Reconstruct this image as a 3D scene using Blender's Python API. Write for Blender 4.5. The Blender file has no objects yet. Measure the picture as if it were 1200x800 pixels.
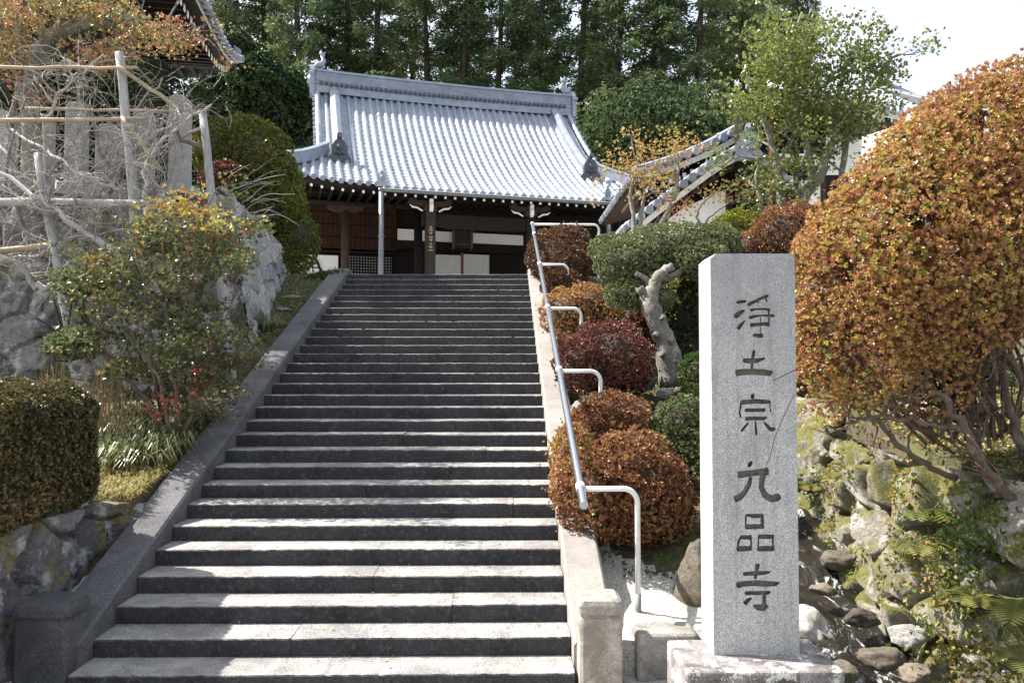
import bpy, bmesh, math, random
import numpy as np
from mathutils import Vector, Matrix, noise as mnoise
R = math.radians
scn = bpy.context.scene
COL = scn.collection
# ------------------------------------------------------------------ camera, world, sun, exposure
cam_d = bpy.data.cameras.new('camera'); cam = bpy.data.objects.new('camera', cam_d); COL.objects.link(cam)
cam.location = (0, 0, 2.03)
cam.rotation_euler = (R(91.91), 0, R(-0.76))
cam_d.sensor_width = 36; cam_d.lens = 27; cam_d.clip_start = 0.1; cam_d.clip_end = 3000
scn.camera = cam
SUN_EL, SUN_AZ = 50.0, -75.0           # azimuth measured from +Y towards +X
sdir = Vector((math.sin(R(SUN_AZ))*math.cos(R(SUN_EL)), math.cos(R(SUN_AZ))*math.cos(R(SUN_EL)), math.sin(R(SUN_EL))))
world = bpy.data.worlds.new('World'); scn.world = world; world.use_nodes = True
wn = world.node_tree.nodes; wn.clear()
sky = wn.new('ShaderNodeTexSky'); sky.sky_type = 'NISHITA'; sky.sun_disc = False
sky.sun_elevation = R(SUN_EL); sky.sun_rotation = R(SUN_AZ % 360); sky.air_density = 1.0; sky.dust_density = 6.0; sky.ozone_density = 1.0
bg = wn.new('ShaderNodeBackground'); bg.inputs[1].default_value = 0.14
wo = wn.new('ShaderNodeOutputWorld')
# thin high cloud over the blue: white veils with blue showing in the gaps
wl = world.node_tree.links
wtc = wn.new('ShaderNodeTexCoord'); wno = wn.new('ShaderNodeTexNoise'); wno.inputs['Scale'].default_value = 2.2; wno.inputs['Detail'].default_value = 6; wno.inputs['Distortion'].default_value = .8
wmr = wn.new('ShaderNodeMapRange'); wmr.inputs[1].default_value = .30; wmr.inputs[2].default_value = .62; wmr.inputs[3].default_value = .45; wmr.inputs[4].default_value = .95
wmx = wn.new('ShaderNodeMix'); wmx.data_type = 'RGBA'; wmx.inputs[7].default_value = (2.85, 3.15, 3.65, 1)
wl.new(wtc.outputs['Generated'], wno.inputs['Vector']); wl.new(wno.outputs[0], wmr.inputs[0]); wl.new(wmr.outputs[0], wmx.inputs[0]); wl.new(sky.outputs[0], wmx.inputs[6])
wl.new(wmx.outputs[2], bg.inputs[0]); world.node_tree.links.new(bg.outputs[0], wo.inputs[0])
sun_d = bpy.data.lights.new('sun', 'SUN'); sun_d.energy = 4.6; sun_d.angle = R(0.53); sun_d.color = (1.0, 0.96, 0.91)
sun = bpy.data.objects.new('sun', sun_d); COL.objects.link(sun)
sun.rotation_euler = (-sdir).to_track_quat('-Z', 'Y').to_euler(); sun.location = (-20, 10, 30)
scn.view_settings.view_transform = 'Standard'; scn.view_settings.look = 'None'
scn.view_settings.exposure = 1.62; scn.view_settings.gamma = 1.0
scn.cycles.max_bounces = 6; scn.cycles.diffuse_bounces = 3; scn.cycles.glossy_bounces = 3
scn.cycles.transmission_bounces = 4; scn.cycles.transparent_max_bounces = 6
scn.cycles.use_denoising = True

CM = Matrix.Translation(cam.location) @ cam.rotation_euler.to_matrix().to_4x4()
CR = cam.rotation_euler.to_matrix(); CO = Vector(cam.location)
def ray(px, py): return CR @ Vector(((px-600)/900, (400-py)/900, -1))
def at(px, py, Y):                     # a pixel of the photograph (1200x800) at world depth Y
    d = ray(px, py); return CO + d*(Y/d.y)
def nl(y): return .1224 + .408*(y-4.85)

# ------------------------------------------------------------------ mesh helpers
class MB:
    def __init__(s): s.V=[]; s.F=[]; s.n=0; s.A=[]
    def add(s, V, F, a=None):
        V=np.asarray(V,float).reshape(-1,3); s.V.append(V)
        F=[tuple(i+s.n for i in f) for f in F] if not isinstance(F,np.ndarray) else (F+s.n).tolist()
        s.F += F; s.n += len(V)
        s.A += ([0.5]*len(F) if a is None else (list(a) if hasattr(a,'__len__') else [a]*len(F)))
        return s
    def box(s,x0,x1,y0,y1,z0,z1,M=None,a=None):
        V=[(x0,y0,z0),(x1,y0,z0),(x1,y1,z0),(x0,y1,z0),(x0,y0,z1),(x1,y0,z1),(x1,y1,z1),(x0,y1,z1)]
        if M is not None: V=[tuple(M@Vector(v)) for v in V]
        return s.add(V,[(0,3,2,1),(4,5,6,7),(0,1,5,4),(1,2,6,5),(2,3,7,6),(3,0,4,7)],a)
    def tube(s,P,r,n=8,cap=True,a=None):
        P=np.asarray([tuple(p) for p in P],float); m=len(P)
        r=np.full(m,r) if np.isscalar(r) else np.asarray(r,float)
        T=np.gradient(P,axis=0); T/= (np.linalg.norm(T,axis=1)[:,None]+1e-9)
        up=np.array([0,0,1.]) if abs(T[0][2])<.9 else np.array([1.,0,0])
        A=np.cross(T[0],up); A/=np.linalg.norm(A); V=[]
        th=np.arange(n)/n*2*math.pi
        for i in range(m):
            A=A-T[i]*np.dot(A,T[i]); A/= (np.linalg.norm(A)+1e-9); B=np.cross(T[i],A)
            V.append(P[i]+r[i]*(np.cos(th)[:,None]*A+np.sin(th)[:,None]*B))
        V=np.concatenate(V)
        F=[(i*n+j,i*n+(j+1)%n,(i+1)*n+(j+1)%n,(i+1)*n+j) for i in range(m-1) for j in range(n)]
        if cap: F+=[tuple(range(n-1,-1,-1)),tuple((m-1)*n+j for j in range(n))]
        return s.add(V,F,a)
    def cyl(s,c,r,h,n=16,axis=2,r2=None,a=None):
        c=Vector(c); d=Vector((0,0,0)); d[axis]=h
        return s.tube([c,c+d],[r,r if r2 is None else r2],n,True,a)
    def grid(s,P,a=None,flip=False):      # P: (m,n,3)
        m,n=P.shape[:2]
        i,j=np.meshgrid(np.arange(m-1),np.arange(n-1),indexing='ij'); q=(i*n+j).ravel()
        F=np.stack([q,q+1,q+n+1,q+n],1)
        if flip: F=F[:,::-1]
        return s.add(P.reshape(-1,3),F,a)
    def prism(s,poly,y0,y1,M=None,a=None): # poly in (x,z), extruded in y
        n=len(poly); V=[(x,y0,z) for x,z in poly]+[(x,y1,z) for x,z in poly]
        if M is not None: V=[tuple(M@Vector(v)) for v in V]
        return s.add(V,[tuple(range(n)),tuple(range(2*n-1,n-1,-1))]+[(i,i+n,(i+1)%n+n,(i+1)%n) for i in range(n)],a)

def fastmesh(name,V,F,mat,smooth=False,attr=None):
    me=bpy.data.meshes.new(name)
    if isinstance(F,np.ndarray):
        k=F.shape[1]; me.vertices.add(len(V)); me.vertices.foreach_set('co',np.ascontiguousarray(V,dtype=np.float32).ravel())
        me.loops.add(F.size); me.loops.foreach_set('vertex_index',F.astype(np.int32).ravel())
        me.polygons.add(len(F)); me.polygons.foreach_set('loop_start',np.arange(0,F.size,k,dtype=np.int32))
        me.update(calc_edges=True)
    else:
        me.from_pydata([tuple(v) for v in V],[],F); me.update()
    if attr is not None and len(me.polygons)==len(attr):
        at_=me.attributes.new('rnd','FLOAT','FACE'); at_.data.foreach_set('value',np.asarray(attr,np.float32))
    if smooth: me.polygons.foreach_set('use_smooth',[True]*len(me.polygons))
    if mat is not None: me.materials.append(mat)
    return me
def obj(name,mb,mat,parent=None,smooth=False,local=False):
    V=np.concatenate(mb.V); F=mb.F
    p_=parent
    while p_ is not None and not local: V=V-np.array(p_.location); p_=p_.parent
    me=fastmesh(name,V,F,mat,smooth,mb.A)
    o=bpy.data.objects.new(name,me); COL.objects.link(o)
    if parent is not None: o.parent=parent
    return o
def tag(o,label=None,cat=None,group=None,kind=None):
    if label: o['label']=label
    if cat: o['category']=cat
    if group: o['group']=group
    if kind: o['kind']=kind
    return o
def thing(name,label,cat,loc=(0,0,0),rz=0,group=None):
    o=bpy.data.objects.new(name,None); COL.objects.link(o); o.location=loc; o.rotation_euler=(0,0,rz)
    return tag(o,label,cat,group)
def single(name,mb,mat,label,cat,group=None,smooth=False):
    """a thing that is one mesh, its origin at its base"""
    V=np.concatenate(mb.V); c=(V.min(0)+V.max(0))/2; c[2]=V[:,2].min()
    me=fastmesh(name,V-c,mb.F,mat,smooth,mb.A); o=bpy.data.objects.new(name,me); COL.objects.link(o); o.location=c
    return tag(o,label,cat,group)
def bevel(o,w,seg=2):
    m=o.modifiers.new('b','BEVEL'); m.width=w; m.segments=seg; m.limit_method='ANGLE'; m.angle_limit=R(40)
    return o

# ------------------------------------------------------------------ materials
def new_mat(name):
    m=bpy.data.materials.new(name); m.use_nodes=True; nt=m.node_tree; b=nt.nodes['Principled BSDF']; return m,nt,b
def ramp(nt,cols,fac,interp='LINEAR'):
    r=nt.nodes.new('ShaderNodeValToRGB'); e=r.color_ramp.elements; r.color_ramp.interpolation=interp
    while len(e)<len(cols): e.new(0.5)
    for i,(p,c) in enumerate(cols): e[i].position=p; e[i].color=(*c,1)
    nt.links.new(fac,r.inputs[0]); return r.outputs[0]
def texco(nt,scale=(1,1,1),obj_=True):
    t=nt.nodes.new('ShaderNodeTexCoord'); g=nt.nodes.new('ShaderNodeMapping'); g.inputs['Scale'].default_value=scale
    nt.links.new(t.outputs['Object'],g.inputs[0]); return g.outputs[0]
def noise(nt,co,scale,detail=4,rough=.55,dist=0):
    n=nt.nodes.new('ShaderNodeTexNoise'); n.inputs['Scale'].default_value=scale; n.inputs['Detail'].default_value=detail
    n.inputs['Roughness'].default_value=rough; n.inputs['Distortion'].default_value=dist
    nt.links.new(co,n.inputs['Vector']); return n.outputs[0]
def mixc(nt,f,a,b,mode='MIX'):
    m=nt.nodes.new('ShaderNodeMix'); m.data_type='RGBA'; m.blend_type=mode
    for s,v in ((m.inputs[0],f),(m.inputs[6],a),(m.inputs[7],b)):
        if isinstance(v,(int,float)): s.default_value=v
        elif isinstance(v,tuple): s.default_value=(*v,1)
        else: nt.links.new(v,s)
    return m.outputs[2]
def bump(nt,b,h,strength=.4,dist=.01):
    n=nt.nodes.new('ShaderNodeBump'); n.inputs['Strength'].default_value=strength; n.inputs['Distance'].default_value=dist
    nt.links.new(h,n.inputs['Height']); nt.links.new(n.outputs[0],b.inputs['Normal'])
def attrn(nt,name='rnd'):
    a=nt.nodes.new('ShaderNodeAttribute'); a.attribute_name=name; return a.outputs['Fac']
def rng01(nt,v,lo,hi):
    m=nt.nodes.new('ShaderNodeMapRange'); m.inputs[1].default_value=lo; m.inputs[2].default_value=hi
    nt.links.new(v,m.inputs[0]); return m.outputs[0]
def normz(nt):
    g=nt.nodes.new('ShaderNodeNewGeometry'); s=nt.nodes.new('ShaderNodeSeparateXYZ'); nt.links.new(g.outputs['Normal'],s.inputs[0]); return s.outputs[2]
def mul(nt,a,b):
    m=nt.nodes.new('ShaderNodeMath'); m.operation='MULTIPLY'
    for s,v in ((m.inputs[0],a),(m.inputs[1],b)):
        if isinstance(v,(int,float)): s.default_value=v
        else: nt.links.new(v,s)
    return m.outputs[0]

def m_leaf(name,cols,trans=.3,rough=.45,nscale=1.3,namt=.5):
    """leaf: colour from a per-leaf random value shifted by slow noise through the plant"""
    m,nt,b=new_mat(name); co=texco(nt); n=noise(nt,co,nscale,2)
    a=attrn(nt)
    mm=nt.nodes.new('ShaderNodeMath'); mm.operation='MULTIPLY_ADD'; nt.links.new(rng01(nt,n,.3,.7),mm.inputs[0]); mm.inputs[1].default_value=namt
    s=nt.nodes.new('ShaderNodeMath'); s.operation='MULTIPLY'; nt.links.new(a,s.inputs[0]); s.inputs[1].default_value=1-namt
    nt.links.new(s.outputs[0],mm.inputs[2])
    c=ramp(nt,cols,mm.outputs[0])
    nt.links.new(c,b.inputs['Base Color']); b.inputs['Roughness'].default_value=rough
    tr=nt.nodes.new('ShaderNodeBsdfTranslucent'); nt.links.new(c,tr.inputs[0])
    mx=nt.nodes.new('ShaderNodeMixShader'); mx.inputs[0].default_value=trans
    out=nt.nodes['Material Output']; nt.links.new(b.outputs[0],mx.inputs[1]); nt.links.new(tr.outputs[0],mx.inputs[2]); nt.links.new(mx.outputs[0],out.inputs[0])
    return m
def m_rock(name,cols,lichen=.5,moss=.0,mosscol=(.09,.09,.02),scale=1,white=(.5,.5,.46),bumps=.7,dark=0.3):
    m,nt,b=new_mat(name); co=texco(nt)
    base=ramp(nt,cols,attrn(nt))
    n1=noise(nt,co,3*scale,8,.65); n2=noise(nt,co,14*scale,6,.7); n3=noise(nt,co,60*scale,4,.6)
    base=mixc(nt,.75,base,ramp(nt,[(.3,(.45,.43,.42)),(.5,(.85,.85,.86)),(.75,(1.25,1.22,1.15))],n2),'MULTIPLY')
    base=mixc(nt,mul(nt,rng01(nt,n1,.52,.60),lichen),base,mixc(nt,rng01(nt,n3,.35,.65),tuple(c*.6 for c in white),white))
    n4=noise(nt,co,1.7*scale,6,.7,1.5)
    base=mixc(nt,mul(nt,rng01(nt,n4,.55,.68),dark),base,(.012,.012,.012))
    if moss>0:
        n5=noise(nt,co,2.2*scale,5,.65)
        base=mixc(nt,mul(nt,rng01(nt,n5,.60-moss*.25,.66-moss*.2),rng01(nt,normz(nt),-.4,.5)),base,mixc(nt,rng01(nt,n2,.3,.7),tuple(c*.35 for c in mosscol),mosscol))
    n6=noise(nt,co,34*scale,5,.75); base=mixc(nt,.8,base,ramp(nt,[(.30,(.35,.34,.33)),(.48,(.95,.95,.95)),(.7,(1.35,1.35,1.3))],n6),'MULTIPLY')
    nt.links.new(base,b.inputs['Base Color']); b.inputs['Roughness'].default_value=.9
    s=nt.nodes.new('ShaderNodeMath'); s.operation='ADD'; nt.links.new(n2,s.inputs[0]); nt.links.new(mul(nt,n3,.4),s.inputs[1])
    bump(nt,b,s.outputs[0],bumps,.03)
    return m
def m_granite(name,c0,c1,spk=380,stain=None,stainamt=.6,lichen=0,rough=.8,bs=.25,stscale=2.5):
    """speckled granite, with broad weather stains"""
    m,nt,b=new_mat(name); co=texco(nt)
    n=noise(nt,co,spk,2,.6); nb=noise(nt,co,spk*.35,3,.6)
    c=ramp(nt,[(.36,c0),(.52,c1),(.66,tuple(min(1,x*1.25) for x in c1))],n)
    c=mixc(nt,.5,c,ramp(nt,[(.35,(.7,.7,.72)),(.6,(1.1,1.1,1.1))],nb),'MULTIPLY')
    if stain:
        ns=noise(nt,co,stscale,7,.65,.6); c=mixc(nt,mul(nt,rng01(nt,ns,.40,.62),stainamt),c,mixc(nt,rng01(nt,n,.35,.65),tuple(x*.55 for x in stain),tuple(x*1.2 for x in stain)))
    if lichen:
        nn=noise(nt,co,9,8,.72,.3); n9=noise(nt,co,70,3,.7); pat=mul(nt,rng01(nt,nn,.545,.575),rng01(nt,n9,.30,.48))
        c=mixc(nt,mul(nt,pat,lichen),c,mixc(nt,rng01(nt,noise(nt,co,20,3),.4,.6),(.50,.50,.42),(.62,.61,.57)))
    nt.links.new(c,b.inputs['Base Color']); b.inputs['Roughness'].default_value=rough
    s=nt.nodes.new('ShaderNodeMath'); s.operation='ADD'; nt.links.new(n,s.inputs[0]); nt.links.new(noise(nt,co,30,4),s.inputs[1])
    bump(nt,b,s.outputs[0],bs,.006); return m
def m_wood(name,c0,c1,scale=(1,1,.08),rough=.7,ns=30):
    m,nt,b=new_mat(name); co=texco(nt,scale); n=noise(nt,co,ns,6,.7)
    c=ramp(nt,[(.3,c0),(.7,c1)],n); nt.links.new(c,b.inputs['Base Color']); b.inputs['Roughness'].default_value=rough; b.inputs['Specular IOR Level'].default_value=.12
    bump(nt,b,n,.4,.005); return m
def m_plain(name,c,rough=.6,metal=0,var=.15,ns=8,bs=0):
    m,nt,b=new_mat(name); co=texco(nt); n=noise(nt,co,ns,5,.6)
    cc=ramp(nt,[(.3,tuple(x*(1-var) for x in c)),(.7,tuple(min(1,x*(1+var)) for x in c))],n)
    nt.links.new(cc,b.inputs['Base Color']); b.inputs['Roughness'].default_value=rough; b.inputs['Metallic'].default_value=metal
    if bs: bump(nt,b,n,bs,.01)
    return m

M={}
M['tread']=m_granite('step_granite',(.10,.095,.09),(.36,.345,.32),300,(.15,.14,.135),.55,0,.85,.4)
M['riser']=m_granite('riser_granite',(.03,.03,.032),(.075,.073,.075),300,(.028,.027,.028),.6,0,.9,.5)
M['slab_shaded']=m_granite('shaded_side_slab_granite',(.035,.033,.036),(.12,.115,.118),130,(.05,.048,.05),.7,0,.9,.5)  # left slab: darker granite than the right one, shade painted into its colour
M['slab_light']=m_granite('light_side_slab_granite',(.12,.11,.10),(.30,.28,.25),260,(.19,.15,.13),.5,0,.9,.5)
M['post_shaded']=m_granite('shaded_post_granite',(.03,.03,.032),(.085,.083,.085),130,(.03,.03,.03),.7,0,.9,.6,4)  # left post: the hedge's shade is painted into this darker granite
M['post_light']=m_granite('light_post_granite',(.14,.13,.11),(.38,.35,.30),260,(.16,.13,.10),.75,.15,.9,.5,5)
M['stele']=m_granite('pillar_granite',(.17,.165,.16),(.47,.46,.44),170,(.30,.30,.30),.35,0,.75,.12)
nt=M['stele'].node_tree; b=nt.nodes['Principled BSDF']; src=b.inputs['Base Color'].links[0].from_socket
stk=noise(nt,texco(nt,(9,9,.7)),1.6,6,.7); stt=noise(nt,texco(nt),1.5,5,.7)
tz_=nt.nodes.new('ShaderNodeSeparateXYZ'); nt.links.new(nt.nodes.new('ShaderNodeTexCoord').outputs['Object'],tz_.inputs[0]); src=mixc(nt,mul(nt,rng01(nt,tz_.outputs[2],1.7,2.7),.55),src,(.20,.20,.215))
nt.links.new(mixc(nt,mul(nt,rng01(nt,stk,.50,.72),.55),mixc(nt,mul(nt,rng01(nt,stt,.5,.7),.45),src,(.15,.15,.16)),(.13,.12,.11)),b.inputs['Base Color'])
M['carve']=m_granite('shaded_carving_granite',(.07,.065,.05),(.24,.22,.19),170,(.07,.055,.035),.5,0,.9,.2)  # darker copy of the pillar granite, recess shade painted into the strokes
M['base']=m_granite('pillar_base_granite',(.09,.08,.08),(.30,.28,.27),220,(.07,.055,.05),.85,.9,.9,.4,5)
M['block']=m_granite('block_granite',(.10,.09,.08),(.30,.28,.25),200,(.10,.09,.075),.7,.2,.9,.7,4)
M['tile']=None
def m_tile():
    m,nt,b=new_mat('roof_tile'); co=texco(nt); n=noise(nt,co,1.5,5,.7); a=attrn(nt)
    c=ramp(nt,[(0,(.185,.20,.235)),(.5,(.265,.29,.335)),(1,(.36,.385,.43))],a)
    c=mixc(nt,.6,c,ramp(nt,[(.3,(.7,.7,.72)),(.7,(1.15,1.15,1.12))],n),'MULTIPLY')
    nt.links.new(c,b.inputs['Base Color']); b.inputs['Roughness'].default_value=.38; b.inputs['Metallic'].default_value=.25
    return m
M['tile']=m_tile()
M['tile_dark']=m_plain('dark_tile',(.06,.065,.07),.5,.1,.3)
M['ridge']=m_plain('ridge_tile',(.22,.245,.285),.42,.2,.22,3,.15)
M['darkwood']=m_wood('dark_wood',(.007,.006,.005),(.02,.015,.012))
M['beamwood']=m_wood('beam_wood',(.02,.016,.014),(.05,.04,.033),(.08,.3,1))
M['brownwood']=m_wood('brown_board',(.016,.008,.006),(.055,.024,.016))
M['pillarwood']=m_wood('pillar_wood',(.025,.016,.013),(.075,.046,.034))
M['redwood']=m_plain('red_frame',(.13,.025,.015),.5)
M['white']=m_plain('white_plaster',(.72,.71,.67),.85,0,.06,3)
M['plaster']=m_plain('weathered_plaster',(.62,.59,.53),.9,0,.12,1.5)
M['tip']=m_plain('white_rafter_paint',(.75,.74,.70),.7,0,.05)
M['shoji']=m_plain('paper',(.55,.55,.52),.9,0,.05)
M['gutter']=m_plain('gutter_metal',(.16,.17,.18),.45,.6,.2)
M['fascia']=m_plain('pale_fascia',(.55,.54,.50),.6,0,.15)
M['gold']=m_plain('gilt',(.10,.06,.02),.5,.3,.4)
M['steel']=m_plain('steel_rail',(.36,.38,.41),.28,.9,.1,40)
M['whitepaint']=m_plain('post_paint',(.66,.66,.64),.45,.1,.08,20)
M['sleeve']=m_plain('grey_sleeve',(.22,.22,.22),.5,.3,.15,20)
M['bark_pale']=m_rock('pale_bark',[(0,(.13,.115,.095)),(1,(.24,.215,.18))],.5,.2,scale=3,bumps=.6,dark=.5)
M['bark_grey']=m_rock('grey_bark',[(0,(.20,.18,.15)),(1,(.32,.29,.25))],.4,.1,scale=3,bumps=.8,dark=.5)
M['bark_brown']=m_rock('brown_bark',[(0,(.13,.085,.06)),(1,(.24,.17,.12))],.25,.1,scale=3,bumps=.8,dark=.5)
M['bark_dark']=m_wood('cedar_bark',(.03,.022,.018),(.09,.07,.055),(1,1,.1),.9,8)
M['vine']=m_rock('vine_bark',[(0,(.17,.14,.11)),(.5,(.33,.30,.27)),(1,(.55,.52,.48))],.2,0,scale=4,bumps=.5,dark=.15)
M['twig']=m_plain('twig_core',(.055,.040,.030),.95,0,.5,14,.5)
M['pole']=m_wood('weathered_pole',(.20,.19,.18),(.42,.41,.39),(1,1,.1),.85,25)
M['bamboo']=m_wood('bamboo_pole',(.22,.17,.11),(.40,.33,.24),(.1,1,1),.6,15)
M['rockL']=m_rock('mossy_wall_stone',[(0,(.08,.078,.075)),(.5,(.16,.155,.15)),(1,(.30,.29,.28))],.95,.3,(.07,.075,.02),1.2,(.56,.56,.54),1.0,.95)
M['rockR']=m_rock('pale_face_stone',[(0,(.24,.235,.23)),(1,(.40,.395,.38))],.6,.02,(.07,.075,.02),1,(.5,.5,.48),.8,.35)
M['rockM']=m_rock('mossy_bank_stone',[(0, (0.13, 0.111, 0.085)), (0.5, (0.273, 0.247, 0.208)), (1, (0.442, 0.416, 0.364))],.75,.75,(.17,.16,.028),1.8,(.52,.50,.45),1.0,.75)
M['rockLow']=m_rock('low_wall_stone',[(0,(.07,.065,.075)),(.5,(.14,.13,.14)),(1,(.20,.19,.19))],.75,.4,(.20,.15,.03),1.6,(.45,.46,.47),.8,.35)
M['boulder']=m_rock('boulder',[(0,(.16,.155,.15)),(.5,(.28,.27,.25)),(1,(.42,.40,.36))],.6,.2,(.12,.11,.03),2,(.5,.49,.46),.8,.3)
M['wetrock']=m_rock('wet_rock',[(0,(.05,.04,.03)),(1,(.20,.165,.12))],.3,.3,(.10,.08,.02),3,(.35,.33,.28),.8,.5)
M['grave']=m_granite('gravestone',(.13,.13,.125),(.36,.355,.34),90,(.20,.19,.17),.5,0,.85,.3,3)

azal=[(0,(.05,.012,.010)),(.25,(.15,.035,.018)),(.5,(.30,.09,.025)),(.72,(.36,.14,.03)),(.88,(.30,.20,.035)),(1,(.16,.17,.03))]
M['L_azalea']=m_leaf('orange_azalea_leaf',[(0, (0.135, 0.076, 0.039)), (0.2, (0.27, 0.131, 0.072)), (0.42, (0.419, 0.2, 0.098)), (0.6, (0.472, 0.276, 0.098)), (0.75, (0.446, 0.345, 0.078)), (0.88, (0.23, 0.262, 0.058)), (1, (0.594, 0.469, 0.351))],.3,.35,1.6,.4)
M['L_rust']=m_leaf('rust_azalea_leaf',[(0, (0.078, 0.034, 0.022)), (0.35, (0.208, 0.088, 0.041)), (0.65, (0.338, 0.162, 0.074)), (0.85, (0.312, 0.23, 0.068)), (1, (0.195, 0.216, 0.068))],.25,.4,2,.4)
M['L_red']=m_leaf('red_azalea_leaf',[(0, (0.054, 0.019, 0.016)), (0.4, (0.15, 0.053, 0.04)), (0.75, (0.24, 0.094, 0.062)), (0.9, (0.264, 0.175, 0.088)), (1, (0.144, 0.15, 0.05))],.25,.4,2,.4)
M['L_brown']=m_leaf('brown_azalea_leaf',[(0, (0.037, 0.021, 0.013)), (0.5, (0.125, 0.058, 0.026)), (1, (0.225, 0.117, 0.039))],.2,.45,2,.4)
M['L_hedge']=m_leaf('hedge_leaf',[(0,(.03,.035,.012)),(.4,(.075,.075,.022)),(.75,(.16,.11,.04)),(1,(.34,.19,.11))],.25,.4,2,.4)
M['L_olive']=m_leaf('olive_leaf',[(0,(.06,.08,.035)),(.5,(.15,.18,.07)),(1,(.30,.31,.16))],.3,.4,2,.4)
M['L_green']=m_leaf('green_leaf',[(0,(.03,.055,.012)),(.5,(.07,.12,.022)),(1,(.15,.20,.035))],.3,.4,1.2,.5)
M['L_trim']=m_leaf('trimmed_leaf',[(0,(.05,.07,.012)),(.5,(.13,.16,.025)),(.85,(.24,.23,.04)),(1,(.25,.12,.04))],.3,.45,1.6,.4)
M['L_yel']=m_leaf('yellow_green_leaf',[(0,(.12,.15,.02)),(.5,(.27,.29,.03)),(1,(.42,.40,.06))],.35,.4,2,.4)
M['L_tall']=m_leaf('broadleaf',[(0,(.065,.09,.02)),(.5,(.16,.20,.045)),(.85,(.29,.31,.08)),(1,(.40,.40,.18))],.35,.35,1.2,.4)
M['L_autumn']=m_leaf('autumn_leaf',[(0,(.20,.055,.05)),(.25,(.31,.12,.075)),(.45,(.34,.21,.075)),(.6,(.24,.21,.06)),(.78,(.09,.12,.04)),(1,(.05,.08,.035))],.3,.5,1.1,.6)
M['L_maple']=m_leaf('maple_leaf',[(0,(.32,.14,.07)),(.5,(.42,.29,.08)),(1,(.27,.28,.08))],.45,.5,1.0,.5)
M['L_nandina']=m_leaf('nandina_leaf',[(0,(.30,.05,.03)),(.14,(.20,.10,.05)),(.28,(.09,.10,.04)),(.5,(.055,.08,.03)),(.7,(.13,.16,.05)),(.85,(.26,.24,.06)),(1,(.34,.20,.06))],.3,.38,2.2,.35)
M['L_nanY']=m_leaf('nandina_yellow_leaf',[(0,(.34,.10,.04)),(.3,(.38,.24,.06)),(.6,(.36,.32,.07)),(.85,(.18,.20,.05)),(1,(.30,.26,.16))],.35,.38,2,.35)
M['L_cedar']=m_leaf('cedar_spray',[(0,(.035,.06,.028)),(.5,(.09,.135,.05)),(.85,(.17,.20,.065)),(1,(.27,.25,.08))],.35,.6,.25,.5)
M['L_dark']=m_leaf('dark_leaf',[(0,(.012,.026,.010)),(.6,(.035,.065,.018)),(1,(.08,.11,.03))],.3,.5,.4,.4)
M['L_grass']=m_leaf('strap_leaf',[(0,(.05,.08,.025)),(.5,(.14,.17,.06)),(.8,(.30,.29,.12)),(1,(.45,.42,.28))],.3,.4,3,.3)
M['L_dry']=m_leaf('dry_grass',[(0,(.22,.15,.05)),(.5,(.42,.33,.12)),(1,(.20,.25,.06))],.3,.6,3,.3)
M['L_stalk']=m_leaf('dry_stalk',[(0,(.16,.09,.04)),(1,(.36,.24,.13))],.1,.7,3,.3)
M['L_fern']=m_leaf('fern_frond',[(0,(.07,.09,.02)),(.5,(.17,.19,.04)),(.85,(.27,.25,.07)),(1,(.25,.17,.07))],.4,.5,3,.3)
M['L_moss']=m_leaf('cover_leaf',[(0, (0.06, 0.078, 0.018)), (0.5, (0.18, 0.195, 0.036)), (0.8, (0.288, 0.156, 0.06)), (1, (0.384, 0.39, 0.12))],.2,.6,3,.3)

# ------------------------------------------------------------------ foliage helpers
def unit(v): return v/(np.linalg.norm(v,axis=-1,keepdims=True)+1e-9)
def leafquads(P,D,N,L,W,rg,attr=None,fold=.12):
    """one diamond leaf per row: base P, direction D, face normal N, length L, half width W"""
    n=len(P); L=np.broadcast_to(L,(n,))[:,None]; W=np.broadcast_to(W,(n,))[:,None]
    D=unit(D); S=unit(np.cross(D,N)); Nn=np.cross(S,D)
    a=P; b=P+D*L*.5+S*W+Nn*W*fold*3; c=P+D*L; d=P+D*L*.5-S*W+Nn*W*fold*3
    V=np.stack([a,b,c,d],1).reshape(-1,3); F=np.arange(4*n).reshape(n,4)
    if attr is None: attr=rg.random(n)
    return V,F,attr
class Leaves:
    def __init__(s): s.V=[];s.F=[];s.A=[];s.n=0
    def add(s,V,F,A): s.V.append(V); s.F.append(F+s.n); s.A.append(A); s.n+=len(V)
    def obj(s,name,mat,parent=None,local=False):
        V=np.concatenate(s.V)
        if parent is not None and not local: V=V-np.array(parent.location)
        me=fastmesh(name,V,np.concatenate(s.F),mat,False,np.concatenate(s.A))
        o=bpy.data.objects.new(name,me); COL.objects.link(o); o.parent=parent; return o
    def single(s,name,mat,label=None,cat=None,group=None,kind=None):
        V=np.concatenate(s.V); c=(V.min(0)+V.max(0))/2; c[2]=V[:,2].min()
        me=fastmesh(name,V-c,np.concatenate(s.F),mat,False,np.concatenate(s.A))
        o=bpy.data.objects.new(name,me); COL.objects.link(o); o.location=c; return tag(o,label,cat,group,kind)
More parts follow.
